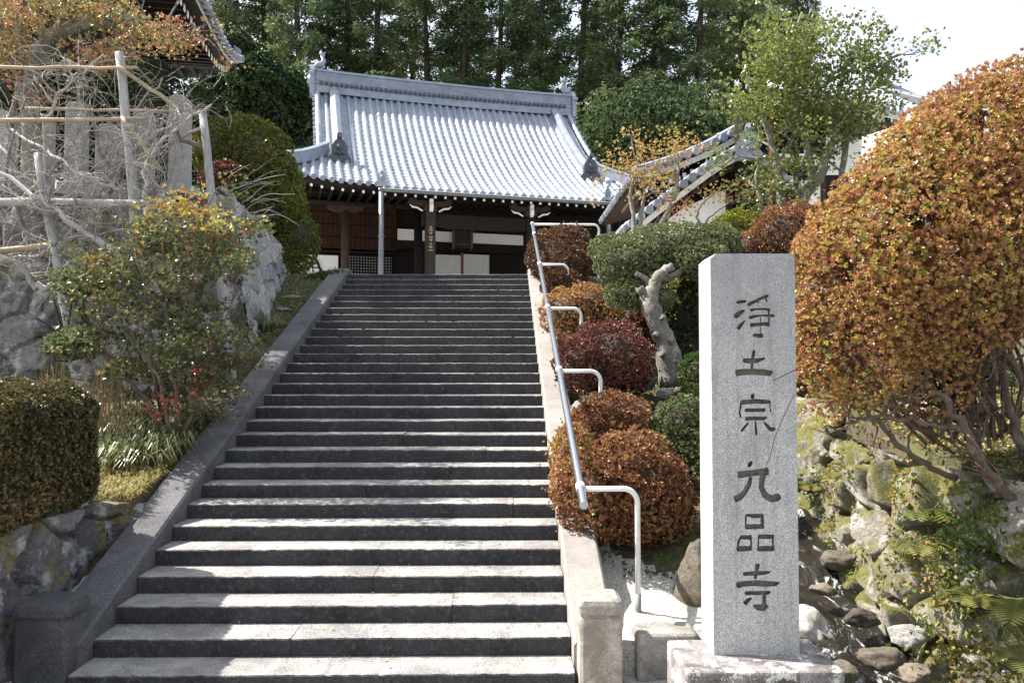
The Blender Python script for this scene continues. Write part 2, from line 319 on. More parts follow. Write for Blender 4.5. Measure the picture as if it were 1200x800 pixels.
def rosettes(lv,P,N,rg,k=6,L=.03,W=.006,spread=.9,clump=1.0):
    """k leaves radiating round a shoot at each point"""
    n=len(P); N=unit(N+rg.normal(0,.35,(n,3)))
    ref=unit(rg.normal(size=(n,3))); A=unit(np.cross(N,ref)); B=np.cross(N,A)
    base=rg.random(n); L0=L*rg.uniform(.5,1.4,n)
    for j in range(k):
        th=2*math.pi*(j+rg.uniform(-.25,.25,n))/k; el=spread*rg.uniform(.5,1.1,n)
        D=unit(A*np.cos(th)[:,None]*el[:,None]+B*np.sin(th)[:,None]*el[:,None]+N)
        at_=np.clip(base+rg.normal(0,.12,n),0,1)
        lv.add(*leafquads(P,D,N+rg.normal(0,.2,(n,3)),L0*rg.uniform(.8,1.2,n),W*L0/L,rg,at_))
def blobs_surface(blobs,n,rg,shell=.25,rough=.08,cut=None,power=2.0,lump=3.0):
    """points through the outer shell of a union of ellipsoids (cx,cy,cz,rx,ry,rz)"""
    B=np.array(blobs,float); area=(B[:,3]*B[:,4]+B[:,4]*B[:,5]+B[:,3]*B[:,5]); cnt=rg.multinomial(n,area/area.sum())
    P=[];N=[]
    for b,c in zip(B,cnt):
        d=unit(rg.normal(size=(c,3)))
        if power!=2: d=d/((np.abs(d)**power).sum(1)**(1/power))[:,None]
        r=1-shell*rg.random(c)**2.0+rough*(np.sin(d[:,0]*lump*3+b[0]*7)*np.sin(d[:,1]*lump*3.3+1)+np.sin(d[:,2]*lump*4+b[1]*3+d[:,0]*5))*.5
        p=b[:3]+d*b[3:]*r[:,None]; nn=unit(d/b[3:]); P.append(p);N.append(nn)
    P=np.concatenate(P);N=np.concatenate(N); keep=np.ones(len(P),bool)
    for b in B:
        q=((np.abs((P-b[:3])/b[3:])**power).sum(1))**(1/power); keep&=q>(1-shell-.12)
    if cut is not None: keep&=cut(P)
    return P[keep],N[keep]
def core(mb,blobs,f=.78,rg=None,cut=None):
    for b in blobs:
        th=np.linspace(0,2*math.pi,25); ph=np.linspace(-math.pi/2,math.pi/2,15)
        T,Pp=np.meshgrid(th,ph,indexing='ij'); k=f*(1+.07*np.sin(3*T+b[0])*np.cos(4*Pp)+.05*np.sin(7*T)*np.sin(6*Pp))
        X=b[0]+b[3]*k*np.cos(T)*np.cos(Pp);Y=b[1]+b[4]*k*np.sin(T)*np.cos(Pp);Z=b[2]+b[5]*k*np.sin(Pp)
        mb.grid(np.stack([X,Y,Z],-1))
def twigs(mb,base,blobs,rg,n=10,r=.02):
    """woody shoots from the base of a shrub out into its shell"""
    B=np.array(blobs,float)
    for i in range(n):
        b=B[rg.integers(len(B))]; d=unit(rg.normal(size=3)); d[2]=abs(d[2])*.6; e=b[:3]+d*b[3:]*.85
        s=np.array(base)+rg.normal(0,.05,3)*[1,1,0]; m1=s+(e-s)*.4+rg.normal(0,.06,3); m2=s+(e-s)*.75+rg.normal(0,.06,3)
        mb.tube([s,m1,m2,e],[r,r*.7,r*.45,r*.2],6)
def clipped_shrub(name,label,cat,blobs,mat,n,seed,L=.03,W=.007,group=None,k=6,shell=.25,power=2.0,rough=.11,base=None,spread=.9,stray=0.03,cf=.62):
    n=int(n*1.7)
    rg=np.random.default_rng(seed); B=np.array(blobs,float)
    if base is None: base=(float(B[:,0].mean()),float(B[:,1].mean()),float((B[:,2]-B[:,5]).min()))
    root=thing(name,label,cat,base,group=group)
    P,N=blobs_surface(blobs,n,rg,shell,rough,power=power)
    P=P[:]; N=N[:]
    s=rg.random(len(P))<stray; P[s]+=N[s]*rg.uniform(.02,.09,(s.sum(),1))
    lv=Leaves(); rosettes(lv,P,N,rg,k,L,W,spread); lv.obj('foliage',mat,root)
    mb=MB()
    if cf: core(mb,blobs,cf)
    twigs(mb,base,blobs,rg,8,.018); obj('branches',mb,M['twig'],root,True)
    return root
def grow(mb,p,d,L,r,depth,rg,tips,bend=.35,split=(2,3),ang=.6,shrink=.72,rshrink=.62,seg=5,up=.1,nmin=5,a=None,taper=.6):
    p=np.array(p,float); d=unit(np.array(d,float)); P=[p]; rr=[r]
    for i in range(seg):
        d=unit(d+rg.normal(0,bend/math.sqrt(seg),3)+np.array([0,0,up/seg])); p=p+d*L/seg; P.append(p); rr.append(r*(1-(1-taper)*(i+1)/seg))
    mb.tube(P,rr,max(nmin,min(10,int(r*200))) if r>.02 else nmin,True,rg.random() if a is None else a)
    if depth==0: tips.append((P[-1],d)); tips.append((P[-2],d)); return
    for k in range(rg.integers(split[0],split[1]+1)):
        i=seg if k==0 else rg.integers(max(1,seg//2),seg+1)
        ax=unit(rg.normal(size=3)); nd=unit(d+ax*ang*rg.uniform(.6,1.3))
        grow(mb,P[i],nd,L*shrink*rg.uniform(.75,1.2),rr[i]*(.9 if k==0 else rshrink),depth-1,rg,tips,bend,split,ang,shrink,rshrink,seg,up,nmin,a,taper)
def tip_leaves(lv,tips,rg,per,rad,L,W,k=4,up=.6,spread=1.0,flat=1.0):
    T=np.array([t[0] for t in tips]); n=len(T)*per
    P=np.repeat(T,per,0)+np.clip(rg.normal(0,1,(n,3)),-2,2)*rad*np.array([1,1,flat]); N=rg.normal(size=(n,3))+np.array([0,0,up*2])
    rosettes(lv,P,unit(N),rg,k,L,W,spread)
def blades(lv,C,rg,n,L,W,lean=.9,droop=.9):
    """arching strap leaves out of each centre, two quads each"""
    for c in C:
        th=rg.uniform(0,2*math.pi,n); l=L*rg.uniform(.6,1.2,n)[:,None]; H=np.stack([np.cos(th),np.sin(th),np.zeros(n)],1)*rg.uniform(.2,lean,n)[:,None]
        b=np.array(c)+H*.06*rg.random((n,1)); Z=np.array([0,0,1.])
        p1=b+unit(H*.7+Z)*l*.4; p2=p1+unit(H*1.2+Z*.45)*l*.3; p3=p2+unit(H*1.2-Z*droop)*l*.35
        S=unit(np.cross(H+1e-4,Z)); at_=rg.random(n)
        for q0,q1,w0,w1 in ((b,p1,W,W),(p1,p2,W,W*.8),(p2,p3,W*.8,W*.05)):
            V=np.stack([q0-S*w0,q0+S*w0,q1+S*w1,q1-S*w1],1).reshape(-1,3); lv.add(V,np.arange(4*n).reshape(n,4),at_)
def fern(lv,c,rg,n=9,L=.35,lean=1.0,W=.035):
    for i in range(n):
        th=rg.uniform(0,2*math.pi); H=np.array([math.cos(th),math.sin(th),0]); l=L*rg.uniform(.7,1.15); m=14
        t=np.linspace(0.06,1,m)[:,None]; P=np.array(c)+H*t*l*lean*.9+np.array([0,0,1])*l*(.75*t-.85*t**2)
        D=unit(np.gradient(P,axis=0)); S=unit(np.cross(D,[0,0,1])); w=W*4*(np.sin(np.pi*np.clip(t[:,0]*.93+.07,0,1))**.7)
        a=np.full(m,rg.random())
        for s in (1,-1): lv.add(*leafquads(P,S*s+D*.45,np.cross(D,S)*1.0,w,l/m*.42,rg,a,0.02))
def rockmb(c,size,seed,sub=4,cuts=9,rough=.10,mb=None):
    rg=np.random.default_rng(seed); bm=bmesh.new(); bmesh.ops.create_icosphere(bm,subdivisions=sub,radius=1)
    V=np.array([v.co[:] for v in bm.verts]); F=[tuple(v.index for v in f.verts) for f in bm.faces]; bm.free()
    for i in range(cuts):
        n=unit(rg.normal(size=3)); h=rg.uniform(.55,.9); d=V@n; o=d>h; V[o]-=n*(d[o]-h)[:,None]*.92
    dn=np.array([mnoise.fractal(Vector(v*1.7+seed),.7,2.1,5) for v in V]); V=V*(1+rough*dn)[:,None]
    V=V*np.array(size)+np.array(c); mb=mb or MB(); return mb.add(V,F,rg.random())
def relief(bot,top,nrm,res,cell,amp,seed,jit=.75,courses=None,gap=.1,zq=1.0,bulge=.6,tilt=.25):
    """stone facing: a sheet between two polylines, pushed out by an irregular pattern of stones"""
    bot=np.array(bot,float); top=np.array(top,float); nrm=np.array(nrm,float)
    mid=(bot+top)/2; sl=np.r_[0,np.cumsum(np.linalg.norm(np.diff(mid,axis=0),axis=1))]; H=np.linalg.norm(top-bot,axis=1).mean()
    ns=int(sl[-1]/res)+1; nt_=int(H/res)+1; s=np.linspace(0,sl[-1],ns); t=np.linspace(0,1,nt_)
    ip=lambda A:np.stack([np.interp(s,sl,A[:,i]) for i in range(3)],1)
    b,tp,nn=ip(bot),ip(top),unit(ip(nrm)); P=b[:,None]+(tp-b)[:,None]*t[None,:,None]
    rg=np.random.default_rng(seed); S=[]; cx,cz=cell
    nr=max(1,int(round(H/cz))); nc=max(1,int(round(sl[-1]/cx)))
    for r in range(-1,nr+1):
        for c in range(-1,nc+2): S.append(((c+.5*(r%2)+rg.uniform(-jit,jit)*.5)*sl[-1]/nc,(r+.5+rg.uniform(-jit,jit)*.5)*H/nr))
    S=np.array(S); ho=rg.uniform(-1,1,len(S)); tl=rg.normal(0,tilt,(len(S),2)); cr=rg.random(len(S))
    gs,gt=np.meshgrid(s,t*H,indexing='ij'); wob=.06*cx*np.sin(gt*9+gs*5)+.05*cx*np.sin(gs*13+2); pts=np.stack([gs+wob,gt+.05*cz*np.sin(gs*11)],-1).reshape(-1,2)
    F1=np.empty(len(pts));F2=F1.copy();I=np.empty(len(pts),int)
    for k in range(0,len(pts),20000):
        q=pts[k:k+20000]; d=(((q[:,None]-S[None])/np.array([cx,cz]))**2).sum(2)**.5; ii=np.argpartition(d,1,axis=1)[:,:2]; dd=np.take_along_axis(d,ii,1); o=np.argsort(dd,1); ii=np.take_along_axis(ii,o,1);dd=np.take_along_axis(dd,o,1)
        F1[k:k+20000]=dd[:,0];F2[k:k+20000]=dd[:,1];I[k:k+20000]=ii[:,0]
    e=np.clip((F2-F1)/(gap*2.2),0,1); e=e*e*(3-2*e)
    loc=(pts-S[I]); disp=amp*(e*(1+bulge*(1-np.clip(F1,0,1)**2))-1+ho[I]*.35*e)+(loc*tl[I]).sum(1)*e*.6
    P=P.reshape(-1,3); nv=np.array([mnoise.fractal(Vector(p*3.1),.8,2.2,5) for p in P]); n2=np.array([mnoise.fractal(Vector(p*9),.8,2.2,4) for p in P]); disp=disp+amp*.34*nv+.020*n2
    P=P+np.repeat(nn,nt_,0)*disp[:,None]
    G=P.reshape(ns,nt_,3); mb=MB(); cr_=(cr[I]).reshape(ns,nt_)[:-1,:-1].ravel()
    mb.grid(G,cr_); return mb,G
# ================================================================== THE GROUND
def ss(x,a,b): t=np.clip((x-a)/(b-a),0,1); return t*t*(3-2*t)
def wz(y): return -.02+.12*(np.clip(y,3,9)-4.5)+.06*(np.tanh((y-5.3)*9)+1)+.07*(np.tanh((y-6.2)*10)+1)+.06*(np.tanh((y-7.1)*10)+1)
def ground_z(X,Y):
    X=np.asarray(X,float);Y=np.asarray(Y,float)
    nlc=np.clip(.1224+.408*(Y-4.85),.04,3.66)
    z=np.full(X.shape,.04)
    # under the stairs
    mid=(X>-3.02)&(X<.78); z=np.where(mid,np.clip(nlc-.5,.0,3.66),z); z=np.where(mid&(Y<4.86),.04,z); z=np.where(mid&(Y>13.6),3.66,z)
    # right garden slope
    rg_=np.where(Y<5.02,.04,np.where(Y<5.7,.26+.08*(Y-5.02),np.clip(.31+.425*(Y-5.7),0,3.62)))
    z=np.where(X>=.78,rg_,z)
    # stream bed cut into the garden
    cx=2.32+.24*(Y-4.5); w=ss(np.abs(X-cx),.75,.42)
    bed=wz(Y)-.10
    near=(Y<9.5)&(X>.9)
    z=np.where(near,z*(1-w)+bed*w,z)
    z=np.where((X>1.9)&(X<cx+.3)&(Y<5.0),np.minimum(z,bed+.02),z)
    # right bank
    wx=np.interp(Y,[3.3,4.1,4.8,5.5,6.3,7.4,8.8,13],[3.75,3.35,3.05,2.88,2.92,3.15,3.4,3.5])+.06; bank=ss(X,wx,wx+.12)*(Y<13)
    z=np.where(X>2.6,z*(1-bank)+np.maximum(z,1.32+.12*(Y-4.5))*bank,z)
    # left side
    left=np.where(Y<4.7,.04,nlc-.08)
    bk=(X<-3.38)&(Y<6.3); left=np.where(bk,.93,left)
    left=np.where(Y>=6.3,np.where(Y<9.8,.93+.22*(Y-6.3),nlc+.0),left)
    edge=-3.05-.19*(np.clip(Y,9.9,13.6)-9.9)
    left=np.where((Y>10.35)&(X<edge-.62),4.3,left)
    left=np.where((Y>13.6),np.where(X<-4.4,4.3,3.66),left)
    z=np.where(X<=-3.02,left,z)
    z=z+np.where(Y>36,(Y-36)*.12,0)
    return z
xs=np.unique(np.r_[np.linspace(-400,-20,12),np.linspace(-20,-8,13),np.arange(-8,8,.08),np.linspace(8,20,13),np.linspace(20,400,12),[-3.021,-3.019,.779,.781]])
ys=np.unique(np.r_[np.linspace(-60,0,8),np.arange(0,14.2,.08),np.linspace(14.2,40,30),np.linspace(40,500,20),[5.019,5.021,4.859,4.861]])
GX,GY=np.meshgrid(xs,ys,indexing='ij'); GZ=ground_z(GX,GY)
fine=((np.abs(GX)<8)&(GY<14)&(GY>0))
GZ=GZ+np.where(fine&((GX>.78)|(GX<-3.02)),.012*np.sin(GX*9+GY*4)*np.sin(GY*11+1)+.01*np.sin(GX*23+1)*np.sin(GY*19),0)
mb=MB(); mb.grid(np.stack([GX,GY,GZ],-1),flip=False)
# gravel where the garden is swept, soil and moss elsewhere (kept per face)
fx=(GX[:-1,:-1]+GX[1:,1:])/2; fy=(GY[:-1,:-1]+GY[1:,1:])/2
grav=((fy<6.15+.25*np.sin(fx*3))&(fx>.7)&(fx<2.0))|((fy<4.95)&(fx<1.95))|((fx<-2.9)&(fx>-3.3)&(fy<6.2))|(fy>13.7)
mb.A=list(grav.ravel().astype(float))
m,nt,b=new_mat('ground_cover'); co=texco(nt)
n1=noise(nt,co,75,3,.8); n2=noise(nt,co,2.2,6,.7); n3=noise(nt,co,22,5,.7)
soil=mixc(nt,rng01(nt,n2,.45,.6),ramp(nt,[(.3,(.035,.024,.015)),(.7,(.13,.09,.055))],n3),ramp(nt,[(.3,(.03,.045,.012)),(.7,(.12,.13,.035))],n3))
gravc=ramp(nt,[(.3,(.16,.15,.13)),(.5,(.50,.48,.43)),(.7,(.72,.70,.65))],n1)
gravc=mixc(nt,.5,gravc,ramp(nt,[(.35,(.6,.58,.55)),(.6,(1.1,1.08,1.05))],n3),'MULTIPLY')
nt.links.new(mixc(nt,attrn(nt),soil,gravc),b.inputs['Base Color']); b.inputs['Roughness'].default_value=.95
s=nt.nodes.new('ShaderNodeMath'); s.operation='ADD'; nt.links.new(n1,s.inputs[0]); nt.links.new(n3,s.inputs[1]); bump(nt,b,s.outputs[0],.8,.02)
tag(obj('ground',mb,m,smooth=False),kind='structure')

# ================================================================== STONE STAIRCASE
XL,XR=-2.685,.458
st=thing('stone_staircase','long flight of dark granite steps climbing to the temple forecourt','staircase',(-1.1,4.85,.04))
rg=np.random.default_rng(5)
def slab_run(x0,x1,y0,y1,z0,z1,rg,name,mat,parent,splits=()):
    mb=MB(); ed=[x0]+list(splits)+[x1]
    for a,b_ in zip(ed[:-1],ed[1:]):
        a+= .002; b_-= .002; n=max(6,int((b_-a)/.035)); xx=np.linspace(a,b_,n); c=.012; dz=rg.uniform(-.003,.003); dy=rg.uniform(-.004,.004)
        jit=lambda s:rg.normal(0,1,n)*s*.6+np.interp(xx,np.linspace(a,b_,6),rg.normal(0,1,6))*s*.5
        j1,j2=jit(.0022),jit(.0018)
        chip=np.where(rg.random(n)<.03,rg.uniform(.003,.009,n),0)
        prof=[(y1,z0,0,0),(y0,z0,0,0),(y0,z1-c,1,0),(y0+c*.35,z1-c*.3,1,1),(y0+c*1.1,z1,0,1),(y1,z1,0,0)]
        G=np.zeros((n,len(prof),3))
        for k,(py,pz,fa,fb) in enumerate(prof):
            G[:,k,0]=xx; G[:,k,1]=py+dy+(j1+chip)*fa; G[:,k,2]=pz+dz+(j2-chip)*fb
        mb.grid(G,rg.random(),flip=True)
        mb.add(G[0],[tuple(range(len(prof)-1,-1,-1))]); mb.add(G[-1],[tuple(range(len(prof)))])
    return obj(name,mb,mat,parent)
m,nt,b=new_mat('step_stone'); co=texco(nt)
# pale treads and near-black fronts: sun and shade painted in over dark stain
def gran(c0,c1): return ramp(nt,[(.36,c0),(.52,c1),(.66,tuple(x*1.25 for x in c1))],gn)
gn=noise(nt,co,120,3,.75); gb=noise(nt,co,3,7,.7,.5); gm=noise(nt,co,26,6,.7)
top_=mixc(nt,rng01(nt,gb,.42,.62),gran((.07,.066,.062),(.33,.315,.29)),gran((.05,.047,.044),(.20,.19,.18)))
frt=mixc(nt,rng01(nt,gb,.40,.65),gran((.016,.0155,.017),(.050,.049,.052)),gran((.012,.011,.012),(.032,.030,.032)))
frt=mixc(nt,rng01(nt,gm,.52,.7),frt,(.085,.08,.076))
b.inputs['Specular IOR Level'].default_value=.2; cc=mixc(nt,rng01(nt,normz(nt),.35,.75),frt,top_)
mo=noise(nt,co,1.1,5,.6); cc=mixc(nt,mul(nt,rng01(nt,mo,.68,.74),rng01(nt,gm,.52,.62)),cc,(.10,.11,.03))
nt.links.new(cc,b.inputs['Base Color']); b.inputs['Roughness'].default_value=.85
s=nt.nodes.new('ShaderNodeMath'); s.operation='ADD'; nt.links.new(gn,s.inputs[0]); nt.links.new(gm,s.inputs[1]); bump(nt,b,s.outputs[0],.45,.008)
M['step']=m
sp={1:(-1.39,),2:(-.35,),3:(-.95,),6:(.1,)}
for k in range(30):
    y0=4.85+.3*k; z1=.1224*(k+1); 
    x0,x1=XL-(.0 if k else .0),XR
    s_=sp.get(k,()) if k<7 else tuple(sorted(rg.uniform(x0+.5,x1-.5,1)))
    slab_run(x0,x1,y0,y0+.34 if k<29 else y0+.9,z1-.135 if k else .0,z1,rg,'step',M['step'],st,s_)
for k in range(2):   # two more low steps beyond the top landing
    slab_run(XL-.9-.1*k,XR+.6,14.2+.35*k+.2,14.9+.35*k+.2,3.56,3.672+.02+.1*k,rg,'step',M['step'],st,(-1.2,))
def stringer(x0,x1,h,mat):
    mb=MB(); n=90; yy=np.linspace(4.97,13.75,n); G=np.zeros((n,6,3)); r2=np.random.default_rng(int(abs(x0)*100))
    c=.018; s=1 if x1>x0 else -1
    j=np.convolve(r2.normal(0,1,n),np.ones(3)/3,'same')*.004
    for i,y in enumerate(yy):
        z=.1224+.408*(y-4.85)+h+ (j[i]); z=min(z,3.67+.10)
        zb=z-.85
        pr=[(x0,zb),(x0,z-c),(x0+s*c,z),(x1-s*c,z),(x1,z-c),(x1,zb)]
        for k,(x,zz) in enumerate(pr): G[i,k]=(x+(j[i]*.6 if k in(1,2) else 0),y,zz)
    mb.grid(G,flip=(s<0)); mb.add(G[0],[tuple(range(6))]); mb.add(G[-1],[tuple(range(5,-1,-1))])
    return obj('side_slab',mb,mat,st)
stringer(XL-.003,-2.99,.10,M['slab_shaded'])['label']='left side slab of the stairs, darkened with painted shade'
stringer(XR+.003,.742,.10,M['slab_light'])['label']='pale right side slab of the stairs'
def end_post(x0,x1,y0,y1,h,mat,lab):
    cx,cy=(x0+x1)/2,(y0+y1)/2; mb=MB(); w,d=(x1-x0)/2,(y1-y0)/2; r2=np.random.default_rng(3)
    prof=[(0,1),(.02,1),(h*.78,.97),(h*.80,.90),(h*.825,.90),(h*.84,1.02),(h*.93,1.02),(h*.975,.94),(h,.80)]
    ring=[]; 
    for z,f in prof:
        pts=[]
        for k in range(24):
            th=2*math.pi*(k+.5)/24; e=.22; cx_,sx_=math.cos(th),math.sin(th)
            px=math.copysign(abs(cx_)**e,cx_)*w*f; py=math.copysign(abs(sx_)**e,sx_)*d*f
            pts.append((cx+px+r2.normal(0,.0015),cy+py+r2.normal(0,.0015),.03+z+r2.normal(0,.002)))
        ring.append(pts+[pts[0]])
    mb.grid(np.array(ring),flip=True); top=ring[-1][:-1]; mb.add(top,[tuple(range(24))])
    o=obj('end_post',mb,mat,st); o['label']=lab
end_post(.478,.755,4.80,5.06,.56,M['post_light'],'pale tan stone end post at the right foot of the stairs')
end_post(-3.05,-2.70,4.86,5.16,.53,M['post_shaded'],'stone end post at the left foot of the stairs, darkened with painted shade')

# ================================================================== HANDRAIL
hr=thing('handrail','steel pipe handrail on white bent brackets along the right of the stairs','handrail',(.96,5.48,.25))
p0=at(683,605,5.33); p1=Vector((.56,14.05,1.177+.408*(14.05-5.48)))
p0=Vector((.56,5.27,1.177+.408*(5.27-5.48)))
mb=MB(); mb.tube([p0,p1],.029,20); mb.tube([p0-(p1-p0).normalized()*.008,p0+(p1-p0).normalized()*.012],.031,20); obj('rail',mb,M['steel'],hr)
def bracket(Y,xo,drop,name='bracket',r=.0195):
    z=1.177+.408*(Y-5.48); rr=.10; P=[(.575,Y,z-.01)]
    P+=[(xo-rr,Y,z-.01)]+[(xo-rr+rr*math.sin(a),Y,z-.01-rr+rr*math.cos(a)) for a in np.linspace(0,math.pi/2,9)[1:]]+[(xo,Y,z-drop)]
    mb=MB(); mb.tube(P,r,14); o=obj(name,mb,M['whitepaint'],hr,True)
    mb=MB(); dr=(p1-p0).normalized(); c=Vector((.56,Y,z)); mb.tube([c-dr*.03,c+dr*.03],.0345,18); obj('collar',mb,M['whitepaint'],hr,True)
    return P[-1]
e=bracket(5.48,.965,.95)
mb=MB(); mb.tube([(e[0],e[1],e[2]-.02),(e[0],e[1],e[2]+.20)],.0225,16); obj('post_sleeve',mb,M['sleeve'],hr,True)
bracket(7.5,.965,1.0); bracket(9.35,.97,1.0); bracket(11.3,.98,1.0); bracket(13.2,.95,1.0); bracket(14.0,1.78,1.1)

# ================================================================== INSCRIBED STONE PILLAR
YS=4.44
fl=at(836.5,760,YS); fr=at(937,760,YS); xl,xr=fl.x,fr.x; zt=at(885,297,YS).z; zb=.385
sp_=thing('inscribed_stone_pillar','tall square granite pillar carved with six large characters, standing on a low base','stone pillar',((xl+xr)/2,YS+.14,.03))
sp_['label']='tall square granite pillar carved with six large characters on its front'
ydep=.27; mb=MB(); c=.045
def ringz(z,i): return [(xl+i,YS+i,z),(xr-i,YS+i,z),(xr-i,YS+ydep-i,z),(xl+i,YS+ydep-i,z)]
V=ringz(zb,0)+ringz(zt-.03,0)+[(xl+.035,YS+.004,zt),(xr-.012,YS+.004,zt),(xr-.012,YS+ydep-.01,zt),(xl+.035,YS+ydep-.01,zt)]
F=[(3,2,1,0),(8,9,10,11)]
for k in range(4):
    F+=[(k,(k+1)%4,4+(k+1)%4,4+k),(4+k,4+(k+1)%4,8+(k+1)%4,8+k)]
mb.add(V,F); shaft=obj('shaft',mb,M['stele'],sp_)
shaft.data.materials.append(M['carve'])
def T(o): return lambda x,y:(o[0]+x*70/800,o[1]+y*70/800)
A1,A2,A3,A4,A5,A6=(850,335),(850,400),(850,455),(850,530),(850,590),(850,650)
S=[] # (origin, [(x,y,width)...]) in the 70-pixel crops
def s_(o,*p): S.append((o,p))
s_(A1,(155,222,40),(215,212,46),(275,205,36)); s_(A1,(262,325,22),(200,355,60),(140,405,75),(128,425,40)); s_(A1,(262,465,16),(215,515,45),(168,575,52))
s_(A1,(575,130,38),(500,155,40),(400,205,40),(325,240,50),(305,262,46)); s_(A1,(420,190,26),(440,225,24)); s_(A1,(540,160,30),(560,215,14))
s_(A1,(335,325,44),(400,312,24),(520,308,28),(600,322,44)); s_(A1,(322,425,46),(400,405,36),(480,392,18),(560,398,36),(655,398,44))
s_(A1,(335,528,62),(420,515,46),(520,508,52),(590,512,62)); s_(A1,(468,400,14),(468,560,12),(468,650,14)); s_(A1,(370,655,34),(430,665,56),(500,665,60))
s_(A1,(575,310,26),(585,400,20),(585,500,20))
s_(A2,(385,118,34),(375,170,48),(362,250,44),(356,370,30)); s_(A2,(240,255,60),(320,260,70),(420,258,66),(530,225,26)); s_(A2,(142,425,84),(220,410,84),(380,405,84),(520,415,84),(600,425,80),(632,400,30))
s_(A3,(370,75,40),(365,105,60),(360,135,40)); s_(A3,(212,190,66),(300,178,60),(400,170,66),(520,178,58),(605,180,50)); s_(A3,(215,180,36),(205,250,26),(190,310,22),(205,385,30)); s_(A3,(600,180,28),(598,250,16),(612,315,22))
s_(A3,(265,292,48),(400,290,50),(520,288,50),(535,280,40)); s_(A3,(268,405,50),(400,400,54),(520,402,52),(560,384,18)); s_(A3,(312,452,20),(270,505,34),(215,572,36)); s_(A3,(402,440,20),(410,530,32),(416,620,30)); s_(A3,(520,455,30),(580,520,52),(610,550,60),(665,540,46))
s_(A4,(352,120,40),(330,160,60),(310,190,40)); s_(A4,(172,300,92),(280,285,88),(400,268,84),(520,255,90),(575,250,110)); s_(A4,(340,330,50),(320,420,66),(260,530,74),(190,600,90),(125,625,90))
s_(A4,(520,270,84),(490,360,78),(485,470,74),(530,570,90),(620,620,100),(700,600,110),(735,580,70))
s_(A5,(272,150,26),(380,162,60),(505,158,50)); s_(A5,(276,150,22),(272,300,22)); s_(A5,(495,150,50),(495,280,46)); s_(A5,(268,308,70),(400,305,66),(515,300,66))
s_(A5,(212,445,52),(350,450,66)); s_(A5,(215,430,30),(180,500,30),(165,590,30)); s_(A5,(345,440,22),(348,600,22)); s_(A5,(155,605,74),(260,598,72),(352,596,66))
s_(A5,(442,438,60),(560,440,62),(648,440,60)); s_(A5,(444,430,20),(440,600,22)); s_(A5,(636,430,26),(640,600,26)); s_(A5,(430,602,70),(540,598,74),(655,594,74))
s_(A6,(435,120,60),(430,150,60),(415,240,50),(400,320,36)); s_(A6,(242,252,50),(400,245,60),(520,238,50),(600,228,30)); s_(A6,(155,405,84),(260,382,74),(420,375,80),(560,385,80),(680,385,64),(725,368,20))
s_(A6,(265,510,54),(400,508,54),(560,506,56),(605,492,26)); s_(A6,(350,575,24),(300,605,60),(260,655,64)); s_(A6,(520,520,50),(520,600,50),(515,680,60)); s_(A6,(378,675,36),(440,700,84),(510,705,96),(565,680,50))
cut=MB()
def stroke(cut,o,p,depth,ws=1.0,ov=.01):
    t=T(o); P=[];W=[]
    for x,y,w in p:
        a=at(*t(x,y),YS); P.append((a.x,a.z)); W.append(w*70/800*YS/900/2*ws)
    P=np.array(P); n=len(P)
    d=np.gradient(P,axis=0); d=unit(d); N=np.stack([-d[:,1],d[:,0]],1); W=np.array(W)
    L=P+N*W[:,None];Rr=P-N*W[:,None]
    # rounded nibs at both ends
    e0=P[0]-d[0]*W[0]*.25; e1=P[-1]+d[-1]*W[-1]*.25
    poly=[tuple(e0)]+[tuple(q) for q in Rr]+[tuple(e1)]+[tuple(q) for q in L[::-1]]
    m=len(poly); cx=np.mean(poly,axis=0)
    V=[(x,YS-.02,z) for x,z in poly]+[(x+(cx[0]-x)*0,YS+depth,z) for x,z in poly]
    cut.add(V,[tuple(range(m)),tuple(range(2*m-1,m-1,-1))]+[(i,i+m,(i+1)%m+m,(i+1)%m) for i in range(m)])
rgx=random.Random(2)
def run_cut(strokes,depth0,ws=1.0):
    """each group of strokes is cut in its own pass, so that overlapping strokes merge"""
    groups=[]; 
    for i,(o,p) in enumerate(strokes):
        c=MB(); stroke(c,o,p,depth0+.0007*(i%5),ws)
        me=fastmesh('c',np.concatenate(c.V),c.F,None); 
        bm=bmesh.new(); bm.from_mesh(me); bmesh.ops.recalc_face_normals(bm,faces=bm.faces); bm.to_mesh(me); bm.free()
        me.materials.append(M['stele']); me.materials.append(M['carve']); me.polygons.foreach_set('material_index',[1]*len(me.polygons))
        co_=bpy.data.objects.new('c',me); groups.append(co_)
    return groups
cuts=run_cut(S,.030)
# fine crack that runs down the pillar face
CR_=[((0,0),((935*1.0,432,2),(918,440,1.4),(906,446,1.0))),((0,0),((931,462,1.6),(921,482,1.2),(908,512,1.3),(903,533,1.2),(897,548,.9)))]
def Tc(x,y): return (x,y)
_T=T
for o,p in CR_:
    T=lambda o:(lambda x,y:(x,y))
    c=MB(); stroke(c,o,[(x,y,w*8) for x,y,w in p],.006); me=fastmesh('c',np.concatenate(c.V),c.F,None)
    bm=bmesh.new(); bm.from_mesh(me); bmesh.ops.recalc_face_normals(bm,faces=bm.faces); bm.to_mesh(me); bm.free()
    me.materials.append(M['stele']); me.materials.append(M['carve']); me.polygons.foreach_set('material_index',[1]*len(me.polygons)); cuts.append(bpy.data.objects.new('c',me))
T=_T
ccol=bpy.data.collections.new('tmpcut'); COL.children.link(ccol)
for c_ in cuts: c_.parent=sp_; ccol.objects.link(c_); c_.matrix_parent_inverse=Matrix.Translation(-sp_.location)
bpy.context.view_layer.update()
mod=shaft.modifiers.new('carve','BOOLEAN'); mod.operation='DIFFERENCE'; mod.operand_type='COLLECTION'; mod.collection=ccol; mod.solver='EXACT'; mod.use_self=True
try: mod.material_mode='TRANSFER'
except Exception: pass
